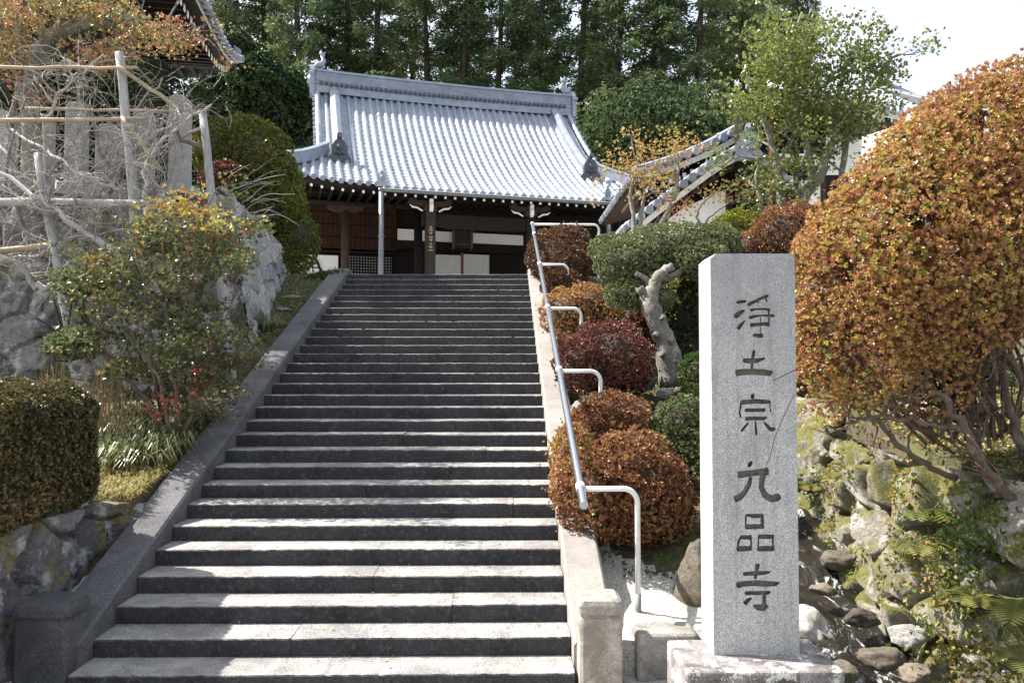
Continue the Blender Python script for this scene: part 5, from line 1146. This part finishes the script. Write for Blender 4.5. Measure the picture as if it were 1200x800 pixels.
# ---- left side: hedge, shrubs, grasses
rg=np.random.default_rng(99)
hb=(-3.92,5.22,1.36,.78,1.05,.50)
root=thing('azalea_hedge','flat topped clipped azalea hedge on the low stone wall at the left edge','hedge',(-3.9,5.2,.93))
n=22000; P=[];N=[]
bx0,bx1,by0,by1,bz0,bz1=-5.2,-3.10,4.3,6.28,.90,1.92
def facepts(n,ax,val,sg):
    p=np.stack([rg.uniform(bx0,bx1,n),rg.uniform(by0,by1,n),rg.uniform(bz0,bz1,n)],1); p[:,ax]=val-sg*np.abs(rg.normal(0,.045,n)); nn=np.zeros((n,3)); nn[:,ax]=sg; return p,nn
for ax,v,sg,k in ((0,bx1,1,6500),(1,by0,-1,4500),(2,bz1,1,7000),(1,by1,1,1500)):
    p,nn=facepts(k,ax,v,sg); P.append(p);N.append(nn)
P=np.concatenate(P);N=np.concatenate(N)
cc_=np.array([(bx0+bx1)/2,(by0+by1)/2,(bz0+bz1)/2]); hh=np.array([bx1-bx0,by1-by0,bz1-bz0])/2
q=(P-cc_)/hh; rr_=(np.abs(q)**5).sum(1)**.2; P=cc_+q/np.maximum(rr_,1)[:,None]*hh
P+=N*(np.array([mnoise.noise(Vector(p*2.3))*.07+mnoise.noise(Vector(p*7))*.035 for p in P]))[:,None]
lv=Leaves(); rosettes(lv,P,N,rg,5,.026,.008,.9); lv.obj('foliage',M['L_hedge'],root)
mb=MB(); mb.box(bx0,bx1-.12,by0+.12,by1-.15,bz0,bz1-.12); twigs(mb,(-3.6,5.4,.9),[(-3.7,5.2,1.35,.5,.8,.4)],rg,40,.012); obj('branches',mb,M['twig'],root)
CS_('trimmed_hedge','tall green trimmed hedge bulging over the end of the retaining wall','hedge',[B(292,192,13.9,52,54),B(262,180,13.6,34,40),B(318,235,14.0,38,60),B(345,285,14.0,27,38),B(330,300,13.8,28,30),B(300,250,13.9,50,60)],M['L_trim'],9000,220,.045,.014,shell=.2,rough=.07)
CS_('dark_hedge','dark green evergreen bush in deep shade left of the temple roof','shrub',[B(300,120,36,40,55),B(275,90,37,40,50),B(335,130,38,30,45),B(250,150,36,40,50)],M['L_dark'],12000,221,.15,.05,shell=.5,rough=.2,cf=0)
CS_('creeping_juniper','low green creeping shrub at the top left corner of the stairs','shrub',[B(388,326,13.4,20,7),B(372,327,13.3,12,5)],M['L_green'],700,222,.05,.008)
# nandina
root=thing('nandina_shrub','tall loose shrub with mixed green, yellow and red leaves beside the stairs','shrub',(-3.35,7.5,1.15))
mb=MB(); tips=[]
stems=[[(200,505),(190,450),(165,410),(130,370),(105,330)],[(205,505),(210,430),(215,360),(230,290),(245,240)],[(215,505),(235,440),(262,380),(280,320)],[(195,500),(180,440),(175,370),(165,310),(150,270)],[(210,500),(200,420),(195,340),(190,280)],[(190,505),(165,455),(135,440),(120,400)],[(220,500),(245,455),(262,430)]]
for s_i in stems:
    Q=limb(mb,[at(x,y,7.5+rg.normal(0,.12)) for x,y in s_i],.022,.007,8,.012)
    for i in range(4,len(Q),2): grow(mb,Q[i],unit(rg.normal(size=3)*[1,1,.5]+np.array([0,0,.3])),.25,.007,2,rg,tips,.4,(2,3),.7,.72,.6,4)
obj('stems',mb,M['bark_brown'],root,True)
lv=Leaves(); T_=[]
for i in range(230):
    while True:
        x,y=rg.uniform(75,300),rg.uniform(225,500)
        if min(((x-228)/68)**2+((y-290)/58)**2,((x-170)/100)**2+((y-348)/62)**2,((x-215)/72)**2+((y-425)/75)**2)<1+.45*math.sin(x*.11)*math.sin(y*.08) and rg.random()<(1.0 if y<340 else .7): break
    T_.append((np.array(at(x,y,7.7+rg.normal(0,.30))),y))
Tu=[t for t in T_ if t[1]+rg.normal(0,26)<262]; Tl=[t for t in T_ if t not in Tu] if False else [t for t in T_ if t[1]>=262]
tip_leaves(lv,tips,rg,3,.08,.036,.008,5,.8,1.1,.5); tip_leaves(lv,Tl,rg,27,.10,.038,.0085,5,.9,1.15,.40); lv.obj('leaves',M['L_nandina'],root)
lv=Leaves(); tip_leaves(lv,Tu,rg,40,.10,.038,.0085,5,.9,1.15,.40); o=lv.obj('leaves',M['L_nanY'],root); o['label']='yellow and orange leaves at the top of the shrub'
lv=Leaves(); T_=[(np.array(at(x,y,7.0)),0) for x,y in [(185,490),(200,480),(210,470),(235,435),(190,470),(225,460),(175,478)]]; tip_leaves(lv,T_,rg,9,.07,.036,.009,4,.5,1.1,.6); o=lv.obj('red_leaves',m_leaf('red_leaf',[(0,(.20,.02,.02)),(1,(.33,.07,.04))],.3,.4),root); o['label']='bright red leaves low on the shrub'
# strap leaved clumps
def clump(pts,n,L,W,label,mat='L_grass',name='strap_leaf_clump',lean=.9,droop=.9,kind=None):
    lv=Leaves(); blades(lv,pts,rg,n,L,W,lean,droop)
    o=lv.single(name,M[mat],None if kind else label,None if kind else 'grass clump'); 
    if kind: tag(o,label,'grass',None,kind)
    return o
def gpt(x0,x1,y0,y1,k,dz=0): X=rg.uniform(x0,x1,k);Y=rg.uniform(y0,y1,k); return [(a,b_,float(ground_z(a,b_))+dz) for a,b_ in zip(X,Y)]
clump(gpt(-3.5,-3.05,6.9,7.6,26),26,.42,.008,'large clump of arching strap leaves under the nandina beside the side slab')
clump(gpt(-3.95,-3.5,6.9,7.4,16),26,.40,.008,'clump of arching strap leaves left of the largest clump, behind the hedge')
clump(gpt(-4.4,-3.05,7.6,8.6,44),20,.36,.008,'strap leaf clump higher up under the nandina stems')
clump(gpt(-3.32,-3.18,10.6,10.95,6),26,.34,.007,'dark green strap leaf tuft at the foot of the wall corner in the grass strip')
lv=Leaves(); blades(lv,gpt(-4.1,-3.03,6.35,7.2,520),rg,9,.13,.003,1.2,.6); tag(lv.single('dry_grass',M['L_dry']),'yellow and green short grass beside the left side slab','grass',None,'stuff')
lv=Leaves(); blades(lv,gpt(-3.6,-3.03,10.2,13.5,900),rg,7,.09,.003,1.2,.6); tag(lv.single('strip_grass',M['L_grass']),'short grass growing in the strip between wall and stairs','grass',None,'stuff')
lv=Leaves(); 
for c in gpt(-4.9,-3.6,6.7,7.9,170):
    h=rg.uniform(.5,.95); d=rg.normal(0,.10,2); p=np.array([[c[0],c[1],c[2]]]); D=np.array([[d[0],d[1],1.]]); lv.add(*leafquads(p,D,np.array([[0,-1.,0]]),h*1.1,.006,rg)); 
    for q in range(3): lv.add(*leafquads(p+D*h*rg.uniform(.3,.9),np.array([[rg.normal(),rg.normal()*.5,.8]]),np.array([[0,-1.,0]]),.12,.005,rg))
lv.single('dry_stalks',M['L_stalk'],'stand of thin dry brown stalks behind the left hedge','dry stalks')
# pale bush leaves behind hedge
clipped_shrub('silver_leaf_shrub','low shrub with pale silvery leaves left of the nandina','shrub',[B(85,405,7.6,34,12),B(95,330,7.9,30,14)],M['L_olive'],420,230,.05,.013,shell=.8)

# ---- right bank plants
F_='ferns on the right bank'
def fern_at(px,py,Y,n,L,label):
    lv=Leaves(); c=at(px,py,Y); fern(lv,tuple(c),rg,n,L); lv.single('fern',M['L_fern'],label,'fern',F_)
fern_at(1095,560,5.5,11,.30,'yellow green fern hanging at the corner of the bank wall, topmost'); fern_at(1085,600,5.3,11,.26,'yellow green fern below the topmost one on the bank wall'); fern_at(1078,640,5.2,10,.24,'fern low on the wall corner above the stream')
fern_at(1025,560,6.8,9,.24,'small bright green fern on the shaded rocks'); fern_at(1190,715,4.3,9,.22,'large fern at the right edge near the bottom'); fern_at(1205,775,4.1,9,.22,'yellow fern in the bottom right corner'); fern_at(1140,700,4.6,8,.16,'small fern in the middle of the bank wall'); fern_at(1165,560,5.0,8,.18,'small fern on top of the bank wall')
fern_at(950,570,7.2,8,.16,'tiny fern on the moss right beside the pillar')
lv=Leaves(); P=np.array([[x,y,float(ground_z(x,y))+.01] for x,y in zip(rg.uniform(2.7,5.5,11000),rg.uniform(4.2,10.5,11000))]); rosettes(lv,P,np.tile([0,0,1.],(len(P),1)),rg,4,.035,.010,1.2); tag(lv.single('bank_ground_cover',M['L_moss']),'low ground cover and leaf litter on the right bank','ground cover',None,'stuff')
lv=Leaves(); P=np.array([[x,y,float(ground_z(x,y))+.01] for x,y in zip(rg.uniform(.8,3.0,3600),5.9+rg.random(3600)**1.0*7.5)]); rosettes(lv,P,np.tile([0,0,1.],(len(P),1)),rg,4,.03,.009,1.2); tag(lv.single('slope_ground_cover',M['L_green']),'low green ground cover between the azalea mounds','ground cover',None,'stuff')
# small plants rooted in the wall joints
deps=bpy.context.evaluated_depsgraph_get(); bwV=np.array([v.co[:] for v in bw.data.vertices])+np.array(bw.location)
sel=rg.choice(len(bwV),4200); P=bwV[sel]; P=P[P[:,2]>.35]; nz=np.array([mnoise.noise(Vector(p*2.5)) for p in P]); P=P[nz>-.02]
lv=Leaves(); rosettes(lv,P+np.array([-.01,-.01,0]),np.tile([-.8,-.5,.5],(len(P),1)),rg,5,.028,.006,1.2); tag(lv.single('wall_plants',M['L_moss']),'tiny plants and moss tufts in the joints of the bank wall','moss',None,'stuff')
lv=Leaves(); c=[at(rg.uniform(1040,1085),rg.uniform(630,700),6.0) for _ in range(160)]; P=np.array([tuple(p) for p in c]); lv.add(*leafquads(P,rg.normal(size=(160,3))*[.5,.5,.3]-np.array([0,0,1.]),np.tile([0,-1.,0],(160,1)),.18,.003,rg)); lv.single('rusty_roots',M['L_stalk'],'tangle of rusty hanging roots in the shaded hollow by the stream','roots')
clump([tuple(at(1080,735,4.9)),tuple(at(1090,745,4.8))],14,.16,.006,'small grass tuft at the foot of the bank wall')
clump([tuple(at(1170,750,4.3))],18,.22,.007,'grass tuft between the two ferns at the right edge')

# fallen leaves and grit on the treads, grass in the joints
lv=Leaves(); k=260; kk=rg.integers(0,20,k); X=rg.uniform(XL+.03,XR-.03,k); e_=rg.random(k)<.3; X[e_]=np.where(rg.random(e_.sum())<.5,XL+.04,XR-.05)+rg.normal(0,.02,e_.sum()); P=np.stack([X,4.87+.3*kk+rg.uniform(.02,.27,k),.1224*(kk+1)+.006],1)
lv.add(*leafquads(P,rg.normal(size=(k,3))*[1,1,.12],np.tile([0,0,1.],(k,1)),rg.uniform(.015,.04,k),rg.uniform(.004,.010,k),rg)); tag(lv.single('fallen_leaves',M['L_stalk']),'small fallen leaves scattered on the steps','leaves',None,'stuff')
lv=Leaves(); pts=[(XL+rg.uniform(.02,3.1),4.85+.3*q+rg.uniform(-.004,.0),.1224*q+.004) for q in rg.integers(1,16,46)]; blades(lv,pts,rg,5,.035,.0016,1.2,.5); tag(lv.single('joint_grass',M['L_grass']),'tiny grass blades growing in the joints of the steps','grass',None,'stuff')
# spray plants rooted high and low on the bank wall
for q,(px,py,Y,l) in enumerate([(1112,690,4.9,'straggly green plant halfway down the bank wall'),(1150,640,4.7,'trailing green plant on the pale bank stones'),(1130,775,4.45,'low leafy plant at the foot of the bank wall'),(975,575,7.2,'leafy plant on the mossy rock behind the pillar'),(1055,590,6.4,'dark leaved plant above the rusty roots'),(1175,600,4.8,'leafy plant under the azalea stems at the right edge')]):
    c=np.array(at(px,py,Y)); P=c+rg.normal(0,1,(260,3))*[.13,.08,.12]; lv=Leaves(); rosettes(lv,P,unit(rg.normal(size=(260,3))+[0,0,1.]),rg,4,.032,.009,1.1); lv.single('wall_plant',M['L_green'] if q%2 else M['L_moss'],l,'plant')
clump([tuple(at(x,y,Y)) for x,y,Y in ((960,560,7.2),(985,600,6.9),(1110,600,5.2),(1150,680,4.6),(1185,640,4.6),(1125,725,4.7))],16,.13,.004,'scattered grass tufts on the right bank rocks',kind='stuff')

# ================================================================== WISTERIA TRELLIS, TERRACE
rg=np.random.default_rng(314)
tr=thing('wisteria_trellis','weathered grey pole trellis with horizontal rails in front of the retaining wall','trellis',tuple(at(160,300,8.6)))
def pole(name,a,b_,r0,r1,mat,lab=None):
    mb=MB(); Q=[Vector(a).lerp(Vector(b_),t) for t in np.linspace(0,1,9)]; Q=[q+Vector(rg.normal(0,.005,3)) for q in Q]; mb.tube(Q,np.linspace(r0,r1,9),10,True,.5); return obj(name,mb,M[mat],tr,True)
pole('post',at(140,62,8.5),at(162,285,8.5),.045,.058,'pole'); pole('post',at(237,130,9.2),at(272,450,8.7),.045,.055,'pole'); pole('post',at(44,180,8.6),at(84,400,8.4),.045,.058,'pole'); pole('post',at(160,160,9.4),at(175,300,9.4),.03,.035,'pole'); 
for a,b_,r in (((-20,78,8.45),(160,80,8.45),.020),((-20,141,8.42),(170,139,8.42),.024),((30,128,8.9),(240,131,9.1),.019),((-20,236,8.4),(191,239,8.4),.047),((-20,296,8.5),(85,285,8.5),.036),((138,78,8.4),(216,132,8.7),.024),((142,137,8.4),(188,199,8.35),.026),((130,205,8.9),(235,150,9.0),.02)):
    pole('rail',at(*a),at(*b_),r,r*.9,'bamboo' if r<.04 else 'pole')
ws=thing('wisteria','old bare wisteria with pale tangled branches spread over the trellis','wisteria',tuple(at(150,400,8.9)))
mb=MB(); mt=MB()
LM=[([(185,345),(160,305),(110,285),(70,250),(30,225),(-20,195)],.055,.03),([(180,260),(150,225),(110,205),(60,178),(10,150)],.042,.02),([(185,300),(135,265),(110,262),(75,290),(30,300),(-20,312)],.05,.03),([(187,205),(140,215),(112,165),(92,110),(80,70)],.035,.015),([(75,330),(40,335),(10,300),(-20,295)],.05,.035),([(240,170),(195,150),(150,185),(120,235),(110,300)],.035,.025),([(165,290),(178,240),(172,195),(205,150),(250,118)],.035,.014),([(110,370),(95,320),(65,275),(40,240),(0,170)],.045,.018),([(200,300),(160,275),(115,250),(125,215),(180,150)],.04,.018),([(300,300),(262,285),(235,262),(190,270)],.03,.045),([(30,240),(60,200),(55,150),(80,100),(120,60)],.035,.014),([(105,300),(130,240),(150,190),(160,120),(190,90)],.03,.012),([(60,310),(20,260),(10,200),(30,120)],.035,.014)]
tw=[]
for pts,r0,r1 in LM:
    Yd=rg.uniform(8.3,9.3); Q=limb(mb,[at(x+rg.normal(0,4),y+rg.normal(0,4),Yd+rg.normal(0,.12)) for x,y in pts],r0*.78,r1*.7,10,.022)
    tw+= [q for q in Q[3:]]
obj('limbs',mb,M['vine'],ws,True)
tw=np.array(tw)
for i in range(95):
    grow(mt,tw[rg.integers(len(tw))],unit(rg.normal(size=3)*[1,.5,.7]+np.array([.1,0,.4])),rg.uniform(.2,.38),rg.uniform(.008,.015),2,rg,[],.5,(2,3),.6,.8,.7,4,.15)
for i in range(760):
    p=tw[rg.integers(len(tw))]+rg.normal(0,.1,3); d=unit(rg.normal(size=3)*np.array([1,.6,.8])+np.array([.15,0,.35])); L=rg.uniform(.25,1.05); k=7; P=[p]; cur=rg.normal(0,.28,3)
    for j in range(k): d=unit(d+cur*.8+rg.normal(0,.16,3)+np.array([0,0,-.05*j])); p=p+d*L/k; P.append(p)
    Pm=np.array(P); 
    pxx=588+Pm[:,0]/Pm[:,1]*900; pyy=430-(Pm[:,2]-2.03)/Pm[:,1]*900
    if pxx.max()>275 or pyy.max()>345 or (pyy.min()<55 and pxx.max()>90): continue
    r=rg.uniform(.0028,.0065); mt.tube(P,np.linspace(r,r*.35,k+1),5,True,rg.random())
for i in range(34): # whips reaching past the wall corner
    p=np.array(at(rg.uniform(255,300),rg.uniform(205,295),9.0)); d=unit(np.array([1,.1,.25])+rg.normal(0,.3,3)); L=rg.uniform(.3,.75); P=[p]; 
    for j in range(7): d=unit(d+rg.normal(0,.14,3)+np.array([0,0,-.09*(j>2)])); p=p+d*L/7; P.append(p)
    mt.tube(P,np.linspace(.006,.0025,8),5,True,rg.random())
obj('twigs',mt,M['vine'],ws,True)
# gravestones on the terrace
GS=[(5,132,24,11.0,'leftmost pale gravestone cut by the left edge'),(91,122,21,11.2,'gravestone left of the tall trellis post'),(129,148,25,11.0,'broad gravestone directly behind the tall trellis post'),(170,130,20,11.2,'slim gravestone between the two tall posts'),(212,114,22,11.3,'tallest gravestone, just left of the green trimmed hedge'),(52,136,20,11.5,'gravestone behind the left trellis post')]
for px,py,w,Y,l in GS:
    a=at(px,py,Y); hw=w/2*Y/900; g=thing('gravestone',l,'gravestone',(a.x,Y,4.28),group='gravestones on the terrace')
    mb=MB(); zt_=a.z; mb.prism([(a.x-hw,4.7),(a.x+hw,4.7),(a.x+hw*.94,zt_-.06),(a.x+hw*.5,zt_),(a.x-hw*.5,zt_),(a.x-hw*.94,zt_-.06)],Y-hw*.8,Y+hw*.8); o=obj('stone_shaft',mb,M['grave'],g); bevel(o,.012)
    mb=MB(); mb.box(a.x-hw*1.5,a.x+hw*1.5,Y-hw*1.3,Y+hw*1.3,4.2,4.7); o=obj('stone_base',mb,M['grave'],g); bevel(o,.015)
a=at(186,130,11.9); b_=at(203,206,11.7); t=thing('slatted_panel','dark ribbed panel leaning between two gravestones','panel',(a.x,11.9,4.3)); mb=MB(); mb.box(a.x,b_.x,11.9,11.94,4.3,a.z); obj('board',mb,M['darkwood'],t)
mb=MB()
for x in np.linspace(a.x+.01,b_.x-.01,6): mb.box(x-.008,x+.008,11.87,11.9,4.3,a.z)
obj('slats',mb,M['gutter'],t)
clipped_shrub('terrace_shrub','dark evergreen shrubs behind the gravestones','shrub',[B(20,130,14,70,80),B(95,140,14.5,60,75),B(165,150,15,60,75),B(215,160,15.5,40,60)],M['L_dark'],5500,240,.07,.025,shell=.4,rough=.15)
clipped_shrub('red_barberry','small reddish shrub at the foot of the trimmed hedge','shrub',[B(262,200,12.6,18,12),B(250,208,12.5,16,9)],M['L_red'],450,241,.04,.012,shell=.6)
# tree at the upper left with autumn leaves
root=thing('autumn_tree','pale trunked tree with orange and yellow autumn leaves at the upper left','tree',tuple(at(35,225,10)))
mb=MB(); tips=[]
for pts,r0,r1 in ((pl(10,(38,230),(38,160),(36,100),(42,60),(60,40),(95,28),(130,30)),.15,.05),(pl(10,(36,110),(22,80),(5,60),(-30,50)),.10,.06),(pl(10,(42,70),(70,76),(100,80),(125,72),(160,50)),.06,.02),(pl(10,(30,70),(20,30),(30,-10)),.07,.04),(pl(10,(95,28),(150,20),(200,35),(235,45)),.045,.014),(pl(10,(60,45),(90,0),(130,-20)),.05,.03),(pl(10,(12,150),(22,100),(35,70)),.05,.03)):
    Q=limb(mb,pts,r0,r1,12,.014,.7)
    for i in range(6,len(Q),2): grow(mb,Q[i],unit(rg.normal(size=3)*[1,.8,.5]+np.array([.1,0,.3])),.36,.016,2,rg,tips,.45,(2,3),.7,.72,.6,4)
obj('trunk',mb,M['bark_pale'],root,True)
lv=Leaves(); T_=[]
for i in range(120):
    x=rg.uniform(-30,230); y=rg.uniform(-12,22+.1*min(x,160)+12*math.sin(x*.05)); 
    if x>140:
        if rg.random()<.4: continue
        y=rg.uniform(18+(x-140)*.22,58)
    T_.append((np.array(at(x,y,10+rg.normal(0,.6))),0))
for i in range(22): T_.append((np.array(at(rg.uniform(0,30),rg.uniform(35,85),10+rg.normal(0,.3))),0))
for i in range(14): T_.append((np.array(at(rg.uniform(90,150),rg.uniform(55,78),9.8+rg.normal(0,.3))),0))
tip_leaves(lv,tips,rg,2,.08,.05,.014,4,.5,1.1,.6); tip_leaves(lv,T_,rg,50,.14,.034,.010,4,.6,1.1,.5); lv.obj('leaves',M['L_autumn'],root)

# ================================================================== CEDAR WOOD BEHIND
def cedar_data(seed,H=28,R0=2.9,bare=.16):
    rg=np.random.default_rng(seed); mb=MB(); mb.tube([(rg.normal(0,.05)*i,rg.normal(0,.05)*i,H*i/6) for i in range(7)],[.34,.28,.24,.19,.14,.09,.03],9,True,rg.random()); lv=Leaves(); P=[];D=[]
    n=int(110)
    for i in range(n):
        t=bare+(1-bare)*(i/n)**.9; z=H*t; L=R0*(1-(t-bare)/(1-bare))**.55*rg.uniform(.55,1.15)+.25; th=i*2.4+rg.normal(0,.4)
        if rg.random()<.10: continue
        d=np.array([math.cos(th),math.sin(th),rg.uniform(-.12,.35)]); droop=rg.uniform(.15,.45)
        q=np.linspace(0,1,6)[:,None]; C=np.array([0,0,z])+d*L*q+np.array([0,0,-1.])*droop*L*.6*q**2; C[-1,2]+=.1
        mb.tube(C,np.linspace(.055,.015,6),4,False,rg.random())
        m=int(30*L*3.0); s=rg.uniform(.22,1,m); k=np.stack([np.interp(s,q[:,0],C[:,j]) for j in range(3)],1); side=np.cross(d,[0,0,1.]); side/=np.linalg.norm(side)
        off=rg.normal(0,.17,(m,1))*L*.75; k=k+side*off+np.array([0,0,1.])*(rg.normal(0,.16,(m,1))-np.abs(off)*.25); P.append(k); D.append(side*np.sign(off)*.8+d*.7+np.array([0,0,-.45])+rg.normal(0,.3,(m,3)))
    P=np.concatenate(P);D=np.concatenate(D); n=len(P); base=np.clip(.5+.35*np.array([mnoise.noise(Vector(p*.55)) for p in P])*1.6+rg.normal(0,.16,n),0,1)
    lv.add(*leafquads(P,D,rg.normal(size=(n,3))+np.array([0,0,.8]),rg.uniform(.20,.42,n),rg.uniform(.03,.065,n),rg,base,.1))
    k=n//2; j=rg.integers(0,n,k); lv.add(*leafquads(P[j]+rg.normal(0,.12,(k,3)),-D[j]*.4+rg.normal(size=(k,3))*.6,rg.normal(size=(k,3)),rg.uniform(.15,.3,k),rg.uniform(.03,.06,k),rg,base[j],.1))
    return mb,lv
var=[]
for i,(H,R0,b_) in enumerate(((29,3.0,.14),(31,2.6,.20),(27,3.3,.10),(30,2.3,.30))):
    mb,lv=cedar_data(500+i,H,R0,b_); V=np.concatenate(mb.V); tme=fastmesh('trunk',V,mb.F,M['bark_dark'],True,mb.A); cme=fastmesh('crown',np.concatenate(lv.V),np.concatenate(lv.F),M['L_cedar'],False,np.concatenate(lv.A)); var.append((tme,cme))
rg=np.random.default_rng(12)
def cedar(px,Y,v,sc,label,group):
    X=at(px,300,Y).x; z=float(ground_z(X,Y))-.2; t=thing('cedar_tree',label,'tree',(X,Y,z),rg.uniform(0,6.28),group)
    t.scale=(sc,sc,sc)
    for nm,me in (('trunk',var[v][0]),('crown',var[v][1])): o=bpy.data.objects.new(nm,me); COL.objects.link(o); o.parent=t
FR=[(262,46,3,.95,'slim cedar left of the temple roof with its trunk bare against the sky'),(306,47,1,.95,'cedar just right of the tower roof tip'),(352,45,0,1.0,'cedar above the left end of the temple ridge'),(400,46,2,1.0,'cedar behind the ridge, a little right of its left end ornament'),(448,45,1,1.0,'second dense cedar right of the left ridge ornament'),(497,46,0,1.02,'cedar left of the middle of the temple ridge'),(545,45,3,1.0,'slim cedar over the middle of the temple ridge, sky showing beside it'),(590,46,2,1.0,'cedar just right of the middle of the temple ridge'),(636,45,1,1.0,'cedar a little left of the right ridge ornament'),(684,45,0,1.0,'cedar right above the right ridge ornament'),(728,44,2,1.0,'cedar just right of the temple roof'),(776,43,2,1.0,'broad cedar above the small maple'),(822,43,0,.98,'cedar above the upper eaves of the side hall'),(868,44,1,.98,'rightmost tall cedar of the front row'),(905,47,3,.9,'cedar behind the crown of the broadleaf tree'),(942,50,1,.8,'last and smallest cedar before the open sky on the right')]
for px,Y,v,sc,l in FR: cedar(px+rg.normal(0,3),Y+rg.normal(0,.6),v,sc,l,'cedars behind the temple hall')
for px in range(250,930,75): cedar(px+rg.normal(0,8),53+rg.normal(0,1.5),int(rg.integers(4)),rg.uniform(.95,1.08),'cedar of the shaded back row seen between nearer trunks','back row of cedars')
for i,(px,Y,w,h,l) in enumerate([(430,40,60,60,'left part of the dark undergrowth below the cedars behind the roof'),(760,39,70,70,'dark undergrowth below the cedars right of the temple roof'),(850,38,60,50,'dark undergrowth behind the side hall')]):
    clipped_shrub('undergrowth',l,'shrub',[B(px,150+20*(i>0),Y,w,h),B(px+50,170,Y+1,w,h),B(px-40,180,Y,w,h)],M['L_cedar'],7000,600+i,.16,.05,shell=.5,rough=.2,cf=0)
